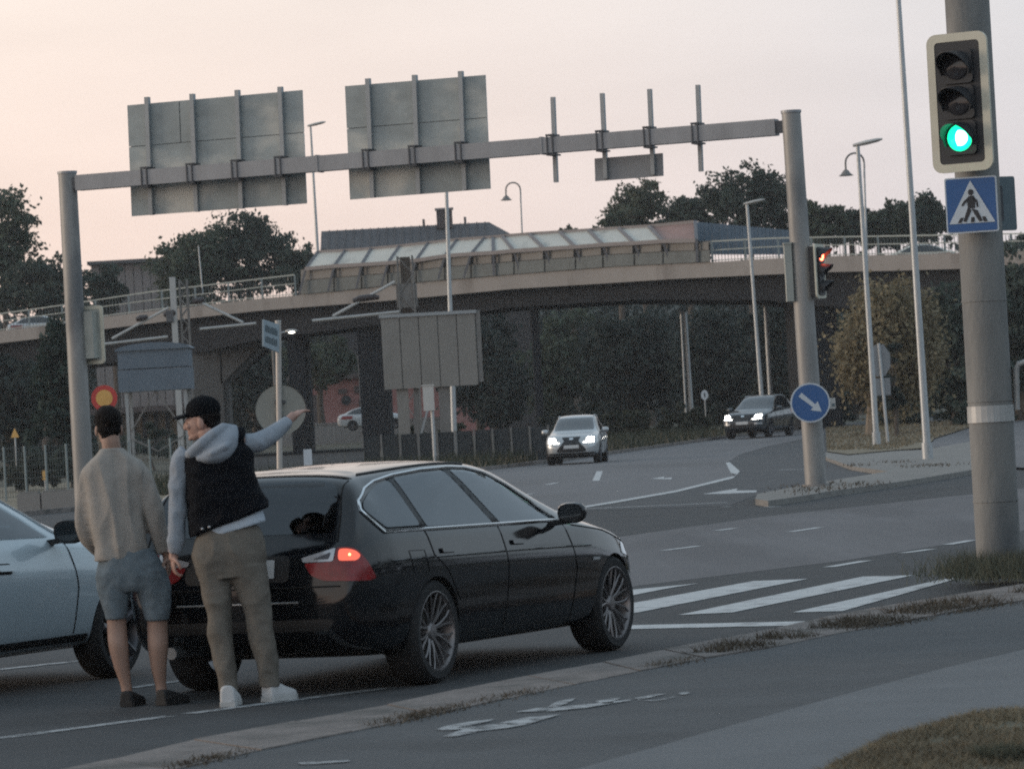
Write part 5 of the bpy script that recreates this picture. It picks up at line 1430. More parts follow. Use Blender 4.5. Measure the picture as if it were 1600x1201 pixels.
bmw = Car('estate_car', 'black estate car stopped at the crossing in front of the two people', E, 'paint_black', (loc.x, loc.y, 0), head, wheel_r=.325, wheel_w=.235, track=.765, rim='rim_grey',
    cuts=[('S', [(-.49, .985), (-.63, 1.115), (-.60, 1.15), (-.46, 1.205), (-.28, 1.245), (.0, 1.277), (.4, 1.297), (.8, 1.30), (1.05, 1.288), (1.3, 1.245), (1.52, 1.165), (1.76, 1.05), (1.95, .945), (1.0, .952), (0, .975)], -1.4, 1.4),
          ('F', [(-.60, 1.03), (.60, 1.03), (.51, 1.25), (-.51, 1.25)], .9, 4), ('B', [(-.58, 1.01), (.58, 1.01), (.53, 1.245), (-.53, 1.245)], -2, -.2)])
B_ = bmw
bot = lambda s: interp([(-.53, .968), (0, .962), (1, .940), (2.02, .915)], s)
top_ = lambda s: interp(SW[1:], s)
for pl in ([(-.07, .972), (.05, .968), (.0, 1.30), (-.12, 1.29)], [(.965, .945), (1.115, .942), (.815, 1.322), (.685, 1.322)]):
    for o in [B_.patch('pillar', 'trim_black', pl, off=.003, sides=(sx,), r=0) for sx in (1, -1)]:
        md = o.modifiers.new('solid', 'SOLIDIFY'); md.thickness = .05; md.offset = -1
def pane(name, s0b, s0t, s1b, s1t, m='glass_clear', n=6, ins=.022):
    pl = [(s0b, bot(s0b) + ins * .6), (s1b, bot(s1b) + ins * .6)] + [(s1t + (s0t - s1t) * k / n, top_(s1t + (s0t - s1t) * k / n) - ins) for k in range(n + 1)]
    B_.patch(name, m, pl, off=.0055, sides=(1, -1), r=.018)
B_.patch('quarter_window', 'glass_tint', [(-.05, .985), (-.49, .992), (-.642, 1.115), (-.61, 1.155), (-.48, 1.205), (-.30, 1.247), (-.10, 1.272)], off=.0055, sides=(1, -1), r=.03)
pane('rear_door_window', .03, -.02, .98, .70, 'glass_tint')
pane('front_door_window', 1.10, .80, 1.93, 1.42)
B_.wire('window_trim', 'chrome', SW, .0115, sides=(1, -1), closed=True, sub=4, off=.004)
B_.patch('rear_window', 'glass_tint', [(-.63, .985), (.63, .985), (.59, 1.25), (.48, 1.30), (-.48, 1.30), (-.59, 1.25)], 'B', off=.003, r=.05)
B_.patch('windscreen', 'glass_clear', [(-.66, 1.0), (.66, 1.0), (.54, 1.27), (-.54, 1.27)], 'F', off=.003, r=.05)
B_.patch('roof_spoiler', 'paint_black', [(-.56, -.505), (.56, -.505), (.57, -.40), (-.57, -.40)], 'T', off=.022, r=.03)
for sx in (1, -1): B_.wire('roof_rail', 'trim_black', [(.555, -.35), (.565, .4), (.56, 1.15)], .007, 'T', sides=(sx,), off=.004)
for x in (-.36, .36):
    for y, zz in ((.98, 1.0), (.12, .98)):
        MB().ell((x, y - .14, zz + .13), (.13, .05, .085)).build('headrest', 'seat_fabric', B_.root, smooth=True)
        MB().ell((x, y, zz - .05), (.24, .10, .16)).build('seat_back', 'seat_fabric', B_.root, smooth=True)
MB().ell((0, 1.75, .93), (.66, .28, .075)).build('dashboard', 'seat_fabric', B_.root, smooth=True)
MB().lathe([(.175, -.012), (.19, 0), (.175, .012), (.16, 0), (.175, -.012)], 24, Matrix.Translation((-.36, 1.48, .95)) @ Matrix.Rotation(1.2, 4, 'X')).build('steering_wheel', 'seat_fabric', B_.root, smooth=True)
MB().ell((0, 1.62, 1.25), (.11, .02, .035)).build('rear_view_mirror', 'seat_fabric', B_.root, smooth=True)
# tail lamps: red outer part wrapping the corner, pale inner wedge, lit bulb chamber
B_.patch('tail_lamp', 'lamp_red', [(.085, .735), (.16, .70), (.44, .688), (.475, .70), (.43, .80), (.375, .875), (.325, .897), (.25, .895), (.228, .812), (.045, .808)], 'BD', ang=24, off=.006, sides=(1,), r=.02, step=.03)
B_.patch('tail_lamp_reverse', 'lamp_clear', [(.03, .838), (.04, .812), (.225, .814), (.245, .893)], 'BD', ang=24, off=.009, sides=(1,), r=.012, step=.03)
B_.patch('tail_lamp_reverse_inner', 'rim_dark', [(.10, .828), (.20, .828), (.217, .868)], 'BD', ang=24, off=.0115, sides=(1,), r=.012, step=.03)
B_.patch('tail_lamp_lit', 'lamp_red_lit', [(.255, .815), (.365, .812), (.39, .84), (.36, .872), (.31, .887), (.262, .885)], 'BD', ang=24, off=.009, sides=(1,), r=.025, step=.03)
B_.patch('tail_lamp', 'lamp_red', [(-0.015, .735), (0.060, .70), (0.340, .688), (0.375, .70), (0.330, .80), (0.275, .875), (0.225, .897), (0.150, .895), (0.128, .812), (-0.055, .808)], 'BD', ang=24, off=.006, sides=(-1,), r=.02, step=.03)
B_.patch('tail_lamp_reverse', 'lamp_clear', [(-0.070, .838), (-0.060, .812), (0.125, .814), (0.145, .893)], 'BD', ang=24, off=.009, sides=(-1,), r=.012, step=.03)
B_.patch('tail_lamp_reverse_inner', 'rim_dark', [(0.000, .828), (0.100, .828), (0.117, .868)], 'BD', ang=24, off=.0115, sides=(-1,), r=.012, step=.03)
B_.patch('tail_lamp_lit', 'lamp_red_lit', [(0.155, .815), (0.265, .812), (0.290, .84), (0.260, .872), (0.210, .887), (0.162, .885)], 'BD', ang=24, off=.009, sides=(-1,), r=.025, step=.03)
for sx in (1, -1):
    h = B_.hit('BD', .325 if sx > 0 else .225, .848, sx, 24, .012); MB().ell(h, (.008, .008, .008)).build('tail_bulb', 'bulb_lit', B_.root, smooth=True)
B_.patch('number_plate_recess', 'trim_black', [(-.36, .70), (.36, .70), (.36, .86), (-.36, .86)], 'B', off=.003, r=.04)
B_.patch('number_plate', 'plate_white', [(-.26, .725), (.26, .725), (.26, .835), (-.26, .835)], 'B', off=.008, r=.01)
B_.wire('bumper_seam', 'seam', [(-.70, .665), (.70, .665)], .005, 'B', sub=16)
B_.wire('bumper_strip', 'chrome_soft', [(-.42, .575), (.42, .575)], .006, 'B', sub=10)
B_.patch('bumper_lower', 'trim_black', [(-.62, .40), (.62, .40), (.66, .47), (-.66, .47)], 'B', off=.004, r=.03)
B_.wire('tailgate_seam', 'seam', [(.66, .93), (.645, 1.10), (.60, 1.29)], .0045, 'B', sides=(1, -1))
B_.wire('door_seam', 'seam', [(.34, .50), (.16, .70), (.0, .80), (-.03, .955)], .003, sides=(1, -1))
B_.wire('door_seam', 'seam', [(1.02, .26), (1.06, .60), (1.04, .93)], .003, sides=(1, -1))
B_.wire('door_seam', 'seam', [(2.08, .28), (2.14, .6), (2.06, .90)], .003, sides=(1, -1))
B_.wire('sill_seam', 'seam', [(.42, .29), (1.2, .28), (2.3, .28)], .005, sides=(1, -1), sub=10)
B_.wire('shoulder_crease', 'paint_black', [(-.55, .79), (0, .785), (1.2, .765), (2.4, .74)], .006, sides=(1, -1), sub=12)
B_.wire('fuel_flap', 'seam', [(-.32, .84), (-.12, .835), (-.10, .70), (-.30, .705)], .0018, sides=(1,), closed=True)
B_.wire('bonnet_seam', 'seam', [(2.2, .885), (2.7, .83), (3.15, .72)], .004, sides=(1, -1))
for s0 in (.10, 1.16):
    for sx in (1, -1):
        B_.patch('door_handle', 'paint_black', [(s0, .805), (s0 + .22, .80), (s0 + .22, .832), (s0, .837)], off=.016, sides=(sx,), r=.014)
B_.patch('side_badge', 'chrome_soft', [(2.40, .64), (2.52, .638), (2.52, .655), (2.40, .657)], off=.005, sides=(1, -1), r=0)
B_.mirror(.90, 1.88, .975, 'paint_black', scale=.88)
B_.patch('headlamp', 'head_glass', [(2.95, .66), (3.32, .60), (3.36, .66), (3.02, .74)], off=.004, sides=(1, -1), r=.03)
for sx in (-1,): MB().tube([(sx * .48, -.95, .29), (sx * .48, -.80, .30)], .038, 14).build('exhaust', 'chrome_soft', B_.root, smooth=True)

# ---- pale blue saloon on the left
H_ = dict(wb=2.64,
    st=[-.95, -.93, -.88, -.8, -.65, -.5, -.3, 0, .5, .9, 1.2, 1.45, 1.7, 2.0, 2.25, 2.4, 2.6, 2.9, 3.15, 3.3, 3.40, 3.45],
    zr=[(-.95, .70), (-.9, .92), (-.8, 1.02), (-.5, 1.07), (-.3, 1.18), (.1, 1.38), (.5, 1.44), (.9, 1.455), (1.2, 1.44), (1.45, 1.38), (2.05, 1.12), (2.3, 1.02), (2.6, .97), (3.0, .88), (3.25, .77), (3.4, .62), (3.45, .5)],
    zb=[(-.95, .42), (-.8, .30), (-.4, .23), (2.4, .23), (3.2, .24), (3.45, .36)],
    zs=[(-.95, .62), (-.88, .85), (-.6, .97), (0, .985), (1, .965), (2, .94), (2.4, .915), (3.0, .80), (3.25, .68), (3.45, .46)],
    wm=[(-.95, .60), (-.93, .7), (-.88, .78), (-.7, .85), (0, .885), (2.5, .885), (2.9, .86), (3.2, .76), (3.38, .60), (3.45, .45)],
    wr=[(-.95, .5), (-.85, .68), (-.5, .70), (0, .60), (.9, .60), (1.45, .60), (2.0, .66), (2.4, .72), (3.0, .66), (3.3, .5), (3.45, .35)])
e = G(190, 1057); l2 = e - hd * H_['wb'] - nrm_ * .86
C2 = Car('saloon_car', 'pale blue car cut off by the left edge of the picture', H_, 'paint_paleblue', (l2.x, l2.y, 0), head, wheel_r=.325, wheel_w=.215, track=.765, rim='rim_dark', rim_kind='s',
    cuts=[('S', [(-.20, 1.04), (.12, 1.255), (.39, 1.325), (.8, 1.345), (1.14, 1.322), (1.41, 1.245), (1.68, 1.115), (1.87, 1.0), (1.0, 1.018), (0, 1.035)], -1.4, 1.4), ('F', [(-.60, 1.07), (.60, 1.07), (.50, 1.315), (-.50, 1.315)], .9, 4)])
SW2 = [(-.35, 1.02), (.05, 1.28), (.35, 1.365), (.8, 1.385), (1.15, 1.36), (1.45, 1.28), (1.75, 1.14), (2.03, .985), (2.02, .965), (1.0, .99), (0, 1.01)]
for sx in (1, -1):
    o = C2.patch('pillar', 'trim_black', [(.87, .995), (1.01, .99), (.97, 1.365), (.84, 1.37)], off=.003, sides=(sx,), r=0)
    md = o.modifiers.new('solid', 'SOLIDIFY'); md.thickness = .05; md.offset = -1
for x in (-.36, .36):
    MB().ell((x, .80, 1.16), (.13, .05, .09)).build('headrest', 'seat_fabric', C2.root, smooth=True)
    MB().ell((x, .92, .98), (.24, .10, .14)).build('seat_back', 'seat_fabric', C2.root, smooth=True)
MB().ell((0, 1.75, .985), (.66, .28, .08)).build('dashboard', 'seat_fabric', C2.root, smooth=True)
C2.patch('front_door_window', 'glass_clear', [(1.0, 1.012), (.96, 1.352), (1.15, 1.332), (1.43, 1.255), (1.70, 1.125), (1.90, .995)], off=.0055, sides=(1, -1), r=.02)
C2.patch('rear_door_window', 'glass_tint', [(.88, 1.015), (.85, 1.355), (.38, 1.335), (.10, 1.265), (-.22, 1.035)], off=.0055, sides=(1, -1), r=.02)
C2.patch('windscreen', 'glass_clear', [(-.66, 1.04), (.66, 1.04), (.53, 1.34), (-.53, 1.34)], 'F', off=.003, r=.04)
C2.patch('rear_window', 'glass_dark', [(-.60, 1.12), (.60, 1.12), (.53, 1.34), (-.53, 1.34)], 'B', off=.003, r=.04)
C2.wire('pillar_edge', 'chrome_soft', [(1.15, 1.395), (1.45, 1.315), (1.78, 1.165), (2.05, 1.01)], .012, sides=(1, -1))
C2.mirror(.885, 1.86, 1.03, 'trim_black', scale=1.05)
C2.wire('door_seam', 'seam', [(.92, .32), (.96, .65), (.92, 1.0)], .005, sides=(1, -1))
C2.wire('door_seam', 'seam', [(2.06, .34), (2.10, .65), (2.04, .95)], .005, sides=(1, -1))
C2.patch('sill_trim', 'trim_black', [(.40, .235), (2.26, .235), (2.26, .33), (.40, .33)], off=.004, sides=(1, -1), r=.02)
for s0 in (1.08, .02):
    C2.patch('door_handle', 'paint_paleblue', [(s0, .80), (s0 + .22, .795), (s0 + .22, .835), (s0, .84)], off=.028, sides=(1, -1), r=.018)
    C2.patch('handle_recess', 'seam', [(s0 + .02, .782), (s0 + .20, .778), (s0 + .20, .85), (s0 + .02, .855)], off=.002, sides=(1, -1), r=.03)
C2.patch('headlamp', 'head_glass', [(2.85, .66), (3.20, .58), (3.26, .66), (2.95, .78)], off=.004, sides=(1, -1), r=.03)
C2.patch('tail_lamp', 'lamp_red', [(.45, .74), (.80, .72), (.80, .92), (.48, .93)], 'BD', ang=25, off=.005, sides=(1, -1))
C2.patch('number_plate', 'plate_white', [(-.26, .74), (.26, .74), (.26, .85), (-.26, .85)], 'B', off=.006, r=.01)

# ---- oncoming SUVs
U = dict(wb=2.79,
    st=[-1.0, -.98, -.92, -.8, -.6, -.4, 0, .5, 1.0, 1.4, 1.7, 2.0, 2.3, 2.5, 2.7, 3.0, 3.3, 3.5, 3.62, 3.72, 3.76],
    zr=[(-1.0, .8), (-.95, 1.05), (-.8, 1.25), (-.5, 1.55), (-.3, 1.63), (.2, 1.69), (.8, 1.70), (1.2, 1.68), (1.5, 1.60), (2.2, 1.24), (2.45, 1.13), (2.8, 1.08), (3.3, 1.02), (3.55, .95), (3.68, .84), (3.76, .66)],
    zb=[(-1.0, .55), (-.8, .36), (-.4, .28), (2.4, .27), (3.3, .28), (3.65, .30), (3.76, .40)],
    zs=[(-1.0, .75), (-.9, .95), (-.6, 1.12), (0, 1.12), (1, 1.08), (2, 1.04), (2.5, 1.02), (3.2, .95), (3.55, .85), (3.7, .72), (3.76, .60)],
    wm=[(-1.0, .62), (-.95, .78), (-.8, .87), (-.4, .93), (0, .945), (2.8, .945), (3.2, .93), (3.45, .89), (3.62, .80), (3.72, .66), (3.76, .55)],
    wr=[(-1.0, .5), (-.8, .70), (-.4, .62), (0, .62), (.8, .64), (1.4, .63), (2.2, .70), (2.5, .76), (3.2, .74), (3.55, .68), (3.76, .45)])
def suv(name, label, paint, loc, heading, bright, grille, group):
    c = Car(name, label, U, paint, loc, heading, group, wheel_r=.37, wheel_w=.24, track=.80, rim='rim_dark', rim_kind='s')
    sw = [(-.55, 1.20), (-.25, 1.50), (.3, 1.585), (.9, 1.60), (1.3, 1.57), (1.6, 1.46), (1.9, 1.30), (2.18, 1.10), (1.0, 1.13), (0, 1.16)]
    c.patch('side_window', 'glass_side', sw, off=.004, sides=(1, -1), r=.03)
    c.patch('windscreen', 'glass_dark', [(-.70, 1.17), (.70, 1.17), (.60, 1.585), (-.60, 1.585)], 'F', off=.004, r=.05)
    c.patch('rear_window', 'glass_dark', [(-.62, 1.18), (.62, 1.18), (.55, 1.5), (-.55, 1.5)], 'B', off=.004, r=.05)
    c.patch('tail_lamp', 'lamp_red', [(.5, .95), (.85, .93), (.85, 1.08), (.52, 1.1)], 'BD', ang=25, off=.005, sides=(1, -1))
    if grille == 'spindle':
        c.patch('grille', 'trim_black', [(-.33, .94), (.33, .94), (.25, .80), (.52, .48), (.46, .42), (-.46, .42), (-.52, .48), (-.25, .80)], 'F', off=.005, r=.03)
        c.patch('bumper_insert', 'chrome_soft', [(.56, .56), (.84, .62), (.82, .68), (.50, .58)], 'F', off=.006, sides=(1, -1), r=.02)
    else:
        c.patch('grille', 'trim_black', [(-.48, .93), (.48, .93), (.44, .70), (-.44, .70)], 'F', off=.005, r=.04)
        c.patch('lower_grille', 'trim_black', [(-.60, .56), (.60, .56), (.55, .42), (-.55, .42)], 'F', off=.005, r=.04)
        c.patch('bumper_insert', 'chrome_soft', [(.50, .60), (.82, .60), (.80, .53), (.52, .53)], 'F', off=.006, sides=(1, -1), r=.02)
    c.patch('emblem', 'chrome', [(-.07, .84), (.07, .84), (.07, .90), (-.07, .90)], 'F', off=.012, r=.03)
    c.patch('number_plate', 'plate_white', [(-.26, .55), (.26, .55), (.26, .66), (-.26, .66)], 'F', off=.014, r=.01)
    c.patch('headlamp_glass', 'head_glass', [(.42, .78), (.80, .80), (.84, .92), (.50, .91)], 'F', off=.006, sides=(1, -1), r=.03)
    if bright:
        c.patch('headlamp_lit', 'head_lit', [(.52, .79), (.76, .79), (.79, .91), (.55, .91)], 'F', off=.013, sides=(1, -1), r=.04)
        c.patch('running_light', 'head_lit', [(.42, .735), (.78, .745), (.78, .765), (.42, .755)], 'F', off=.013, sides=(1, -1), r=0)
    c.patch('bumper_lower', 'trim_black', [(-.80, .30), (.80, .30), (.82, .40), (-.82, .40)], 'F', off=.006, r=.03)
    c.mirror(.94, 2.0, 1.14, paint, scale=1.1)
    for s0 in (.15, 1.15): c.patch('door_handle', paint, [(s0, .95), (s0 + .22, .945), (s0 + .22, .98), (s0, .985)], off=.02, sides=(1, -1), r=.015)
    for s0 in (1.02, 2.1): c.wire('door_seam', 'seam', [(s0, .4), (s0 + .03, .75), (s0, 1.1)], .006, sides=(1, -1))
    for sx in (1, -1): c.wire('roof_rail', 'chrome_soft', [(.60, -.2), (.61, .6), (.60, 1.25)], .018, 'T', sides=(sx,), off=.03)
    return c
def place_front(px, py, yaw):
    """location so that the middle of the front axle stands over a photo point; yaw = how far the nose turns left of straight at us"""
    q = G(px, py); hd_ = Vector((-math.sin(yaw), -math.cos(yaw), 0)); o = q - hd_ * (U['wb'] + .5)
    return (o.x, o.y, hgt(o.y)), math.atan2(hd_.x, hd_.y)
l_, h_ = place_front(896, 725, math.radians(6))
suv('suv_car', 'silver car coming towards us with headlights on', 'paint_silver', l_, h_, True, 'spindle', 'oncoming cars')
l_, h_ = place_front(1168, 685, math.radians(22))
c_ = suv('suv_car', 'dark car further back coming towards us with headlights on', 'paint_darkblue', l_, h_, True, 'bar', 'oncoming cars')
c_.root.scale = (1.1, 1.05, 1.12)
q = G(1537, 655); hd_ = Vector((-.35, -.93, 0)).normalized()
suv('suv_car', 'dark car mostly hidden behind the big foreground pole, headlight showing', 'paint_darkblue', (q.x + .6, q.y + 3, hgt(q.y)), math.atan2(hd_.x, hd_.y), True, 'bar', 'oncoming cars')

# ---- small far cars: parked under the bridge and passing on it
for lab, px, py, Y, rz, paint, nm in (('white car parked by the pink building under the bridge', 585, 671, 258, PI / 2, 'paint_white_car', 0), ('white car on the bridge behind the left railing', 62, 505, 241, PI / 2, 'paint_white_car', 1), ('pale car on the bridge behind the right railing', 1432, 396, 205, -PI / 2, 'paint_cream_car', 1)):
    q = P(px, py, Y); hd_ = Vector((math.sin(rz), 0, 0))
    z0 = q.z - .9 if nm else q.z
    c = Car('parked_car' if not nm else 'passing_car', lab, H_, paint, (q.x - 1.3 * math.copysign(1, math.sin(rz)), Y + (3 if nm else 0), z0), rz, 'far white cars', wheel_r=.32, wheel_w=.21, track=.765, rim='rim_dark', rim_kind='s')
    c.patch('side_window', 'glass_side', SW2, off=.004, sides=(1, -1), r=.03)
    c.patch('windscreen', 'glass_dark', [(-.66, 1.04), (.66, 1.04), (.53, 1.34), (-.53, 1.34)], 'F', off=.003, r=.04)
    c.patch('tail_lamp', 'lamp_red', [(.45, .74), (.80, .72), (.80, .92), (.48, .93)], 'BD', ang=25, off=.005, sides=(1, -1))
    c.patch('headlamp', 'head_glass', [(2.85, .66), (3.20, .58), (3.26, .66), (2.95, .78)], off=.004, sides=(1, -1), r=.03)
# ------------------------------------------------------------------ people
mat('skin', (.34, .215, .165), .6, var=.12, scale=9)
mat('skin_face', (.40, .24, .19), .55, var=.12, scale=14)
mat('hair_dark', (.010, .008, .008), .8, var=.3, scale=30, bump=.5, bscale=120, spec=.12)
mat('cap_black', (.006, .007, .009), .9, var=.15, scale=20, spec=.1)
mat('sweater', (.34, .318, .292), .95, var=.10, scale=14, bump=.35, bscale=160, spec=.15)
mat('denim', (.15, .185, .21), .92, var=.3, scale=9, bump=.3, bscale=220, spec=.2)
mat('hoodie', (.30, .335, .38), .95, var=.10, scale=10, bump=.3, bscale=160, spec=.15)
mat('vest', (.006, .007, .010), .85, var=.2, scale=12, spec=.12)
mat('tee', (.50, .56, .63), .9, var=.05, spec=.2)
mat('trousers', (.175, .158, .136), .93, var=.18, scale=10, bump=.35, bscale=180, spec=.15)
mat('shoe_white', (.55, .55, .55), .7, var=.1, scale=20)
mat('shoe_sole', (.48, .48, .47), .8, var=.1)
mat('shoe_black', (.012, .012, .013), .7, var=.2, scale=20)
mat('sock', (.02, .02, .022), .9, var=.1)

def catmull(rows, n=5):
    """rows of numbers -> smooth in-between rows"""
    rows = [np.array(r, float) for r in rows]; res = []
    for i in range(len(rows) - 1):
        p0, p1, p2, p3 = rows[max(i - 1, 0)], rows[i], rows[i + 1], rows[min(i + 2, len(rows) - 1)]
        for k in range(n):
            t = k / n
            res.append(.5 * (2 * p1 + (p2 - p0) * t + (2 * p0 - 5 * p1 + 4 * p2 - p3) * t * t + (3 * p1 - p0 - 3 * p2 + p3) * t ** 3))
    res.append(rows[-1]); return res
def body_loft(mb, Y, rows, nseg=24, sq=.85, n=5):
    """rows: (px, py, half width px, half depth m, depth offset m): horizontal rings down a torso or leg"""
    rings = []
    rows = [tuple(r) + (0,) * (6 - len(r)) for r in rows]
    for px, py, hw, hd2, dy, sl_ in catmull(rows, n):
        c = P(px, py, Y + dy); w_ = float(hw / S(Y)); hd2 = float(hd2)
        rings.append([c + Vector((w_ * math.copysign(abs(math.cos(t)) ** sq, math.cos(t)), hd2 * math.copysign(abs(math.sin(t)) ** sq, math.sin(t)), float(sl_) * w_ * math.cos(t))) for t in [2 * PI * k / nseg for k in range(nseg)]])
    mb.ring_loft(rings)
def limb(mb, Y, rows, n=5, seg_=14):
    """rows: (px, py, depth offset m, radius m) along an arm"""
    r = catmull(rows, n)
    mb.tube([P(q[0], q[1], Y + q[2]) for q in r], [float(q[3]) for q in r], seg_)
def cloth(mb, name, m, parent, vox=.012, smooth_=6, folds=()):
    me = evaluate(mb, [('REMESH', dict(mode='VOXEL', voxel_size=vox)), ('SMOOTH', dict(factor=.5, iterations=smooth_))])
    nv = len(me.vertices); co = np.empty(nv * 3); no = np.empty(nv * 3)
    me.vertices.foreach_get('co', co); me.vertex_normals.foreach_get('vector', no)
    co = co.reshape(-1, 3); no = no.reshape(-1, 3)
    if folds:
        zmin = co[:, 2].min()
        for i in range(nv):
            v = Vector(co[i]); dsp = 0
            for amp, fr, sd_ in folds:
                q = Vector((v.x * fr[0], v.y * fr[1], v.z * fr[2])) + Vector((sd_, sd_ * 2, 0))
                x = noise.noise(q); dsp += amp * (.55 - 2 * abs(x)) if amp > 0 else -amp * x
            co[i] += no[i] * dsp * max(0, 1 - 1.4 * abs(no[i][2])) * min(1, (v.z - zmin) / .09 + .1)
        me.vertices.foreach_set('co', co.ravel()); me.update()
    o = finish(me, name, m, parent); me.shade_smooth(); return o
def rotz(a): return Matrix.Rotation(a, 3, 'Z')
def head(mb, c, yaw, pitch=0, s=1.0):
    M = rotz(yaw) @ Matrix.Rotation(pitch, 3, 'X')
    for p, r in (((0, -.012, .035), (.076, .098, .088)), ((0, .028, -.02), (.064, .076, .09)), ((0, .045, -.082), (.044, .046, .034)), ((0, .02, -.075), (.055, .05, .035)), ((0, .088, .012), (.045, .020, .016)),
                 ((0, .106, -.022), (.0125, .022, .026)), ((0, .113, -.034), (.015, .016, .011)), ((0, .088, -.062), (.024, .018, .008)), ((0, .086, -.073), (.022, .017, .008)), ((0, .088, -.098), (.02, .016, .014)),
                 ((.077, -.008, -.018), (.010, .022, .034)), ((-.077, -.008, -.018), (.010, .022, .034)), ((.04, .078, -.025), (.022, .018, .018)), ((-.04, .078, -.025), (.022, .018, .018))):
        mb.ell(Vector(c) + M @ (Vector(p) * s), [q * s for q in r], M, 16, 12)
    return M
def hand(mb, wrist, tip_dir, palm_n, s=1.0, curl=.5, spread=.10, side=1):
    """palm, four fingers and a thumb; tip_dir along the hand, palm_n out of the palm"""
    d = Vector(tip_dir).normalized(); n_ = Vector(palm_n); n_ = (n_ - d * n_.dot(d)).normalized(); a = d.cross(n_) * side
    M = Matrix((a, d, n_)).transposed()
    mb.ell(Vector(wrist) + d * .045 * s, (.040 * s, .052 * s, .017 * s), M, 12, 8)
    mb.tube([Vector(wrist) - d * .03 * s, Vector(wrist) + d * .03 * s], [.026 * s, .03 * s], 10)
    for k, (off, L) in enumerate(((-.030, .068), (-.010, .078), (.010, .073), (.029, .058))):
        p = Vector(wrist) + d * .085 * s + a * off * s; dd = (d + a * off * spread * 20).normalized(); pts = [p - d * .025 * s, p]; an = 0
        for j, f in enumerate((.45, .32, .23)):
            an += curl * (.6 + .25 * j); pts.append(pts[-1] + (dd * math.cos(an) + n_ * math.sin(an)) * L * f * s)
        mb.tube(pts, [.0095 * s, .0095 * s, .009 * s, .0085 * s, .007 * s], 8)
    p = Vector(wrist) + d * .022 * s - a * .032 * s
    mb.tube([p, p + (d * .5 - a * .75 + n_ * .25).normalized() * .032 * s, p + (d * .6 - a * .62 + n_ * .3).normalized() * .058 * s, p + (d * .8 - a * .45 + n_ * .35).normalized() * .08 * s], [.013 * s, .0115 * s, .0105 * s, .008 * s], 8)
def shoe(mb, sole, heel, toe, z0, w_=.045, h=.085):
    h_, t_ = Vector(heel), Vector(toe); d = (t_ - h_); L = d.length; d.normalize(); a = Vector((d.y, -d.x, 0))
    prof = [(0, .82, 1.08), (.06, .92, 1.08), (.25, .92, 1.0), (.42, .95, .86), (.6, 1.05, .66), (.8, 1.05, .52), (.93, .8, .42), (1.0, .45, .32)]
    rings = []
    for f, wf, hf in prof:
        c = h_ + d * L * f
        rings.append([c + a * w_ * wf * (1 - .16 * math.sin(t)) * math.copysign(abs(math.cos(t)) ** .5, math.cos(t)) + Vector((0, 0, z0 + .014 + (h * hf) * (.5 + .5 * math.copysign(abs(math.sin(t)) ** .55, math.sin(t))))) for t in [2 * PI * k / 14 for k in range(14)]])
    mb.ring_loft(rings)
    rings = []
    for f, wf, hf in prof:
        c = h_ + d * (L * (f * 1.02 - .01))
        rings.append([c + a * w_ * wf * 1.08 * math.copysign(abs(math.cos(t)) ** .5, math.cos(t)) + Vector((0, 0, z0 + (.016 if math.sin(t) <= 0 else .03) * (0 if math.sin(t) <= 0 else 1))) for t in [2 * PI * (k + .5) / 14 for k in range(14)]])
    sole.ring_loft(rings)

# ---- person on the left: beige sweater, denim shorts
Y1 = 25.3
f1, f2 = G(205, 1104), G(262, 1101)
p1 = thing('person', 'person in a beige sweater, denim shorts and black shoes, seen from behind', 'person', ((f1.x + f2.x) / 2, Y1, 0), group='two people standing in the road')
bd = MB()
hc = P(169.5, 668, Y1 + .03)
Mh = head(bd, hc, math.radians(12), 0, .98)
limb(bd, Y1, [(171, 672, .0, .058), (173, 690, -.01, .056), (175, 705, .0, .060), (177, 722, .01, .08)])
body_loft(bd, Y1, [(178, 712, 22, .07, 0), (178, 728, 38, .085, 0), (180, 760, 40, .10, 0), (184, 820, 38, .10, 0), (194, 868, 38, .11, .0), (205, 898, 40, .115, 0), (207, 915, 34, .10, 0)])
limb(bd, Y1, [(140, 735, 0, .05), (136, 785, .02, .042), (142, 832, .08, .036), (165, 852, .22, .030)])
limb(bd, Y1, [(217, 732, 0, .05), (234, 785, .0, .042), (249, 830, .02, .035), (260, 866, .04, .028)])
for rows in ([(186, 890, 20, .085, 0), (180, 930, 18, .08, 0), (182, 962, 15.5, .068, 0), (183, 985, 15.5, .064, -.005), (185, 1008, 15.5, .066, -.02), (190, 1040, 12.5, .054, -.01), (197, 1070, 8.8, .04, 0), (200, 1090, 9, .042, .0), (202, 1098, 9, .045, .01)],
             [(224, 890, 20, .085, 0), (238, 930, 19, .08, 0), (245, 962, 16, .068, 0), (246, 985, 16, .064, -.005), (247, 1010, 16, .066, -.02), (248, 1042, 12.5, .054, -.01), (251, 1068, 9, .04, 0), (253, 1084, 9, .042, 0), (255, 1094, 9, .045, .01)]):
    body_loft(bd, Y1, rows, 16, 1.0)
w1 = P(261, 868, Y1 + .045)
hand(bd, w1, (.08, .05, -1), (-1, .2, 0), .98, .45)
cloth(bd, 'body', 'skin', p1, .0055, 3)
# hair: short sides, fuller top
hr = MB(); M = Mh
hr.ell(hc + M @ Vector((0, -.012, .048)), (.083, .104, .088), M, 20, 14)
hr.ell(hc + M @ Vector((0, .03, .075)), (.074, .082, .066), M, 16, 10)
hr.ell(hc + M @ Vector((0, -.045, -.008)), (.072, .062, .055), M, 16, 10)
hr.ell(hc + M @ Vector((0, -.05, -.05)), (.056, .045, .04), M, 16, 10)
cloth(hr, 'hair', 'hair_dark', p1, .008, 2, folds=((-.012, (38, 38, 38), 3), (.003, (70, 70, 30), 8)))
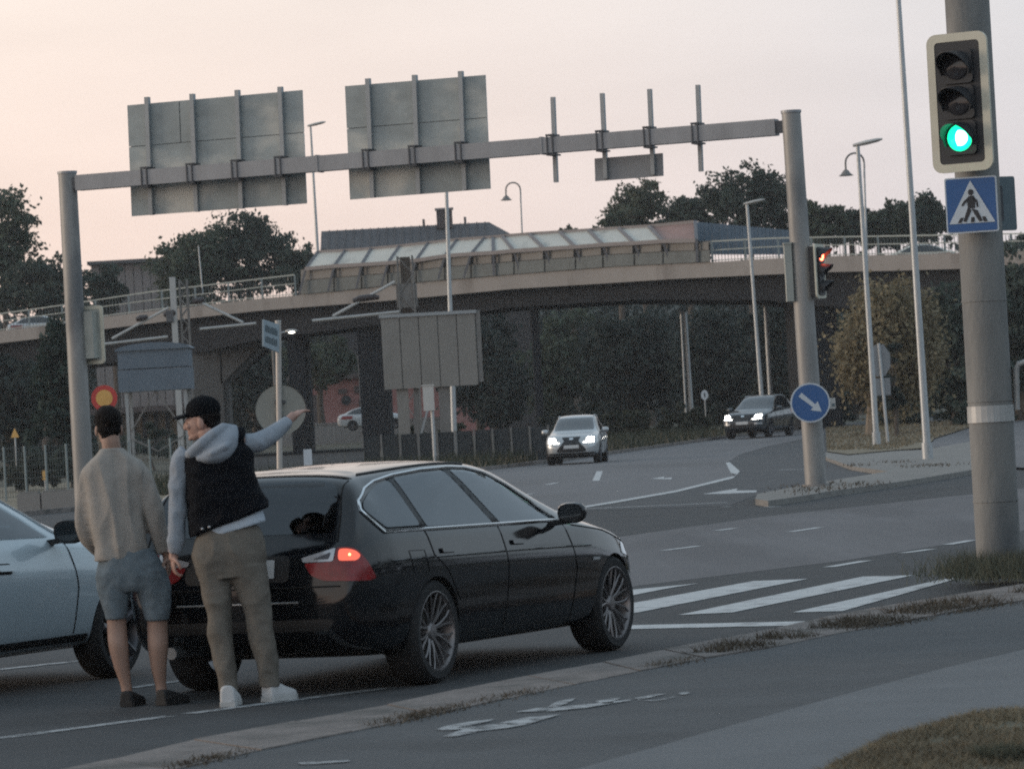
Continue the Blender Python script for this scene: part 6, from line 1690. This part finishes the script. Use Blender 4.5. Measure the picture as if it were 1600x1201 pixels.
# sweater
sw_ = MB()
body_loft(sw_, Y1, [(174, 700, 17, .075, -.01), (176, 708, 25, .09, -.005), (177, 722, 41, .105, 0), (177, 738, 49, .118, 0), (177, 765, 47, .128, 0), (180, 805, 45, .130, 0), (185, 840, 43, .130, 0), (189, 866, 43, .130, 0), (190, 875, 42.5, .127, 0)], 32, .8)
limb(sw_, Y1, [(152, 730, 0, .06), (137, 750, 0, .062), (133, 790, .02, .058), (136, 830, .07, .058), (152, 856, .17, .050), (168, 862, .25, .045)])
limb(sw_, Y1, [(206, 724, 0, .06), (220, 747, 0, .064), (234, 785, 0, .061), (246, 825, .01, .060), (256, 862, .03, .050)])
o = cloth(sw_, 'sweater', 'sweater', p1, .0095, 5, folds=((.036, (8.5, 4.5, 1.5), 3), (.008, (12, 8, 5), 9), (-.010, (4.5, 4.5, 3), 21)))
# shorts
sh = MB()
body_loft(sh, Y1, [(197, 858, 42, .122, 0), (202, 880, 50, .13, 0), (204, 898, 54, .135, 0), (206, 914, 53, .125, 0), (206, 924, 46, .10, 0)], 28, .8)
body_loft(sh, Y1, [(180, 890, 28, .125, 0), (178, 915, 27, .115, 0), (180, 942, 21.5, .10, 0), (182, 967, 17, .088, 0)], 20, .9)
body_loft(sh, Y1, [(228, 890, 30, .125, 0), (238, 915, 28, .115, 0), (243, 942, 23, .10, 0), (246, 969, 18.5, .09, 0)], 20, .9)
cloth(sh, 'shorts', 'denim', p1, .0095, 4, folds=((.011, (8, 6, 6), 5), (.005, (14, 12, 14), 2)))
so, up_ = MB(), MB()
for (hx, hy), dx in (((200, 1104), (.06, .22)), ((254, 1102), (.13, .20))):
    q = G(hx, hy); shoe(up_, so, (q.x - .01, q.y - .0, 0), (q.x + dx[0], q.y + dx[1], 0), .004, .046, .075)
cloth(up_, 'shoes', 'shoe_black', p1, .008, 2)
so.build('soles', 'shoe_black', p1)

# ---- person on the right: dark cap, hoodie, black vest, pointing
Y2_ = 24.95
g1, g2 = G(358, 1103), G(428, 1096)
p2 = thing('person', 'person in cap, grey hoodie, black vest and white sneakers pointing to the right', 'person', ((g1.x + g2.x) / 2, Y2_, 0), group='two people standing in the road')
bd = MB()
hc = P(317, 657, Y2_ + .02)
Mh = head(bd, hc, math.radians(76), math.radians(-4), 1.0)
limb(bd, Y2_, [(322, 672, 0, .058), (330, 690, -.01, .056), (338, 708, 0, .07), (345, 722, 0, .10)])
body_loft(bd, Y2_, [(335, 705, 22, .07, 0), (338, 722, 40, .09, 0), (345, 760, 40, .10, 0), (352, 810, 38, .10, 0), (358, 850, 42, .115, 0), (360, 885, 42, .12, 0), (360, 902, 36, .10, 0)])
limb(bd, Y2_, [(283, 722, 0, .05), (280, 775, 0, .042), (277, 820, .0, .036), (272, 862, .01, .028)])
limb(bd, Y2_, [(372, 690, 0, .052), (400, 690, .06, .048), (424, 678, .12, .040), (444, 662, .18, .032), (454, 654, .21, .027)])
for rows in ([(336, 885, 20, .08, 0), (338, 930, 15, .065, 0), (342, 975, 12, .05, 0), (347, 1015, 10.5, .045, 0), (355, 1055, 9, .04, 0), (358, 1080, 9, .042, 0), (358, 1092, 9, .042, .01)],
             [(386, 885, 20, .08, 0), (396, 930, 15, .065, 0), (405, 975, 12, .05, 0), (412, 1015, 10.5, .045, 0), (419, 1052, 9, .04, 0), (422, 1074, 9, .042, 0), (424, 1086, 9, .042, .01)]):
    body_loft(bd, Y2_, rows, 16, 1.0)
wl = P(271, 866, Y2_ + .012); hand(bd, wl, (-.03, .05, -1), (1, .3, 0), 1.0, .7, side=-1)
wr_ = P(455, 652.5, Y2_ + .215)
hand(bd, wr_, (.58, .70, .40), (.3, .3, -.9), .98, .35, .35, side=-1)
cloth(bd, 'body', 'skin_face', p2, .0055, 3)
for sx in (-1, 1):
    MB().ell(hc + Mh @ Vector((sx * .030, .083, -.006)), (.012, .010, .009), Mh).build('eye', 'hair_dark', p2, smooth=True)
hr = MB()
hr.ell(hc + Mh @ Vector((0, -.03, .02)), (.080, .085, .06), Mh, 18, 12); hr.ell(hc + Mh @ Vector((0, -.065, -.03)), (.062, .04, .05), Mh, 16, 10)
cloth(hr, 'hair', 'hair_dark', p2, .008, 2, folds=((-.006, (40, 40, 40), 3),))
cp = MB()
cp.ell(hc + Mh @ Vector((0, -.010, .068)), (.088, .110, .082), Mh, 22, 14)
rings = []
for k in range(9):                       # brim
    f = k / 8; ww = .084 * math.sqrt(max(.02, 1 - (f * .92) ** 2.6))
    c = hc + Mh @ Vector((0, .075 + f * .105, .052 - f * .012))
    rings.append([c + Mh @ Vector((ww * math.cos(t), 0, .007 * math.sin(t) - .018 * (math.cos(t) ** 2))) for t in [2 * PI * j / 14 for j in range(14)]])
cp.ring_loft(rings)
cap_ = cloth(cp, 'cap', 'cap_black', p2, .006, 2)
MB().ell(hc + Mh @ Vector((0, -.01, .150)), (.010, .010, .006), Mh).build('cap_button', 'cap_black', cap_)
# hoodie sleeves and body
hd2 = MB()
limb(hd2, Y2_, [(294, 706, 0, .06), (282, 722, 0, .064), (279, 760, 0, .060), (277, 805, 0, .057), (275, 845, .0, .052), (273, 864, .01, .040)])
limb(hd2, Y2_, [(378, 690, 0, .052), (398, 692, .05, .062), (418, 683, .10, .057), (436, 670, .155, .048), (451, 657, .20, .037)])
body_loft(hd2, Y2_, [(336, 706, 36, .09, 0), (340, 725, 45, .11, 0), (352, 800, 42, .11, 0), (356, 822, 42, .11, 0)], 28, .85)
cloth(hd2, 'hoodie', 'hoodie', p2, .0095, 4, folds=((.010, (9, 9, 6), 5), (.005, (18, 18, 14), 2)))
# hood lying on the back: soft pouch with a rolled front edge
ho = MB()
body_loft(ho, Y2_, [(356, 666, 13, .05, -.02, .2), (353, 674, 19, .075, -.04, .2), (347, 689, 26, .10, -.07, .25), (340, 706, 30, .10, -.09, .15), (337, 717, 25, .085, -.10, .1), (336, 724, 14, .05, -.10)], 24, .95)
ho.tube([P(x, y, Y2_ + d_) for x, y, d_ in ((362, 668, -.02), (349, 667, -.08), (334, 677, -.13), (316, 692, -.14), (300, 707, -.10), (293, 713, -.02))], [.022, .028, .032, .035, .036, .028], 12)
ho.tube([P(x, y, Y2_ + d_) for x, y, d_ in ((308, 718, -.12), (332, 708, -.18), (352, 697, -.18), (368, 686, -.10))], [.016, .022, .022, .018], 10)
cloth(ho, 'hood', 'hoodie', p2, .0085, 3, folds=((.005, (9, 9, 11), 7),))
# vest
ve = MB()
body_loft(ve, Y2_, [(337, 700, 46, .115, 0, .15), (340, 712, 54, .135, 0, .1), (343, 735, 54, .15, 0), (348, 765, 57, .155, 0, .05), (355, 790, 62, .16, 0, .15), (358, 808, 64, .165, 0, .28), (359, 816, 63, .16, 0, .34)], 32, .8)
ve.tube([P(x, y, Y2_) for x, y in ((300, 718), (330, 700), (360, 685), (382, 684))], [.055, .065, .072, .070], 12)
vs_ = cloth(ve, 'vest', 'vest', p2, .0095, 4, folds=((.012, (7, 7, 12), 4), (.004, (16, 16, 18), 8)))
for px, py in ((316, 826), (327, 823)):
    MB().ell(P(px, py, Y2_ - .172), (.009, .006, .009)).build('snap_button', 'rim_silver', vs_, smooth=True)
te = MB()
body_loft(te, Y2_, [(362, 806, 48, .135, 0, .2), (364, 820, 50, .14, 0, .25), (366, 829, 50, .142, 0, .25)], 28, .85)
cloth(te, 'tee_shirt', 'tee', p2, .0095, 3, folds=((.006, (12, 12, 4), 5),))
# trousers
tr = MB()
body_loft(tr, Y2_, [(358, 822, 45, .125, 0), (358, 840, 53, .138, 0), (358, 862, 57, .145, 0), (358, 885, 56, .135, 0), (358, 902, 50, .12, 0)], 30, .8)
body_loft(tr, Y2_, [(334, 882, 31, .13, 0), (335, 903, 26.5, .118, 0), (340, 946, 20.5, .10, 0), (345, 1008, 17.5, .082, 0), (354, 1050, 15.5, .068, 0), (358, 1080, 15.5, .064, 0)], 20, .92)
body_loft(tr, Y2_, [(385, 882, 31, .13, 0), (390, 903, 30, .118, 0), (400, 946, 22, .10, 0), (411, 1008, 20, .085, 0), (419, 1050, 16, .07, 0), (422, 1072, 16, .066, 0)], 20, .92)
cloth(tr, 'trousers', 'trousers', p2, .0095, 4, folds=((.016, (6.5, 6.5, 4.5), 5), (.004, (11, 11, 15), 2)))
up_, so = MB(), MB()
q = G(356, 1105); shoe(up_, so, (q.x, q.y, 0), (q.x + .02, q.y + .28, 0), .004, .05, .105)
q = G(417, 1097); shoe(up_, so, (q.x - .0, q.y, 0), (q.x + .155, q.y + .20, 0), .004, .05, .105)
cloth(up_, 'shoes', 'shoe_white', p2, .008, 2)
so.build('soles', 'shoe_sole', p2)
c = P(271, 858, Y2_ + .01); MB().lathe([(.034, -.012), (.038, -.012), (.038, .012), (.034, .012)], 16, Matrix.Translation(c)).build('wrist_watch', 'chrome', p2)

# ------------------------------------------------------------------ evening haze in the air
hzb = MB().box((0, 530, 14.4), (990, 1270, 31.2)).build('haze', None)
hzb['kind'] = 'stuff'; hzb['label'] = 'thin evening haze over the whole junction'; hzb['category'] = 'haze'
hm = bpy.data.materials.new('haze'); hm.use_nodes = True; ht = hm.node_tree; ht.nodes.clear()
pv = ht.nodes.new('ShaderNodeVolumePrincipled'); pv.inputs['Color'].default_value = (.98, .985, 1.0, 1); pv.inputs['Density'].default_value = .00021
ho_ = ht.nodes.new('ShaderNodeOutputMaterial'); ht.links.new(pv.outputs[0], ho_.inputs['Volume'])
hzb.data.materials.append(hm)
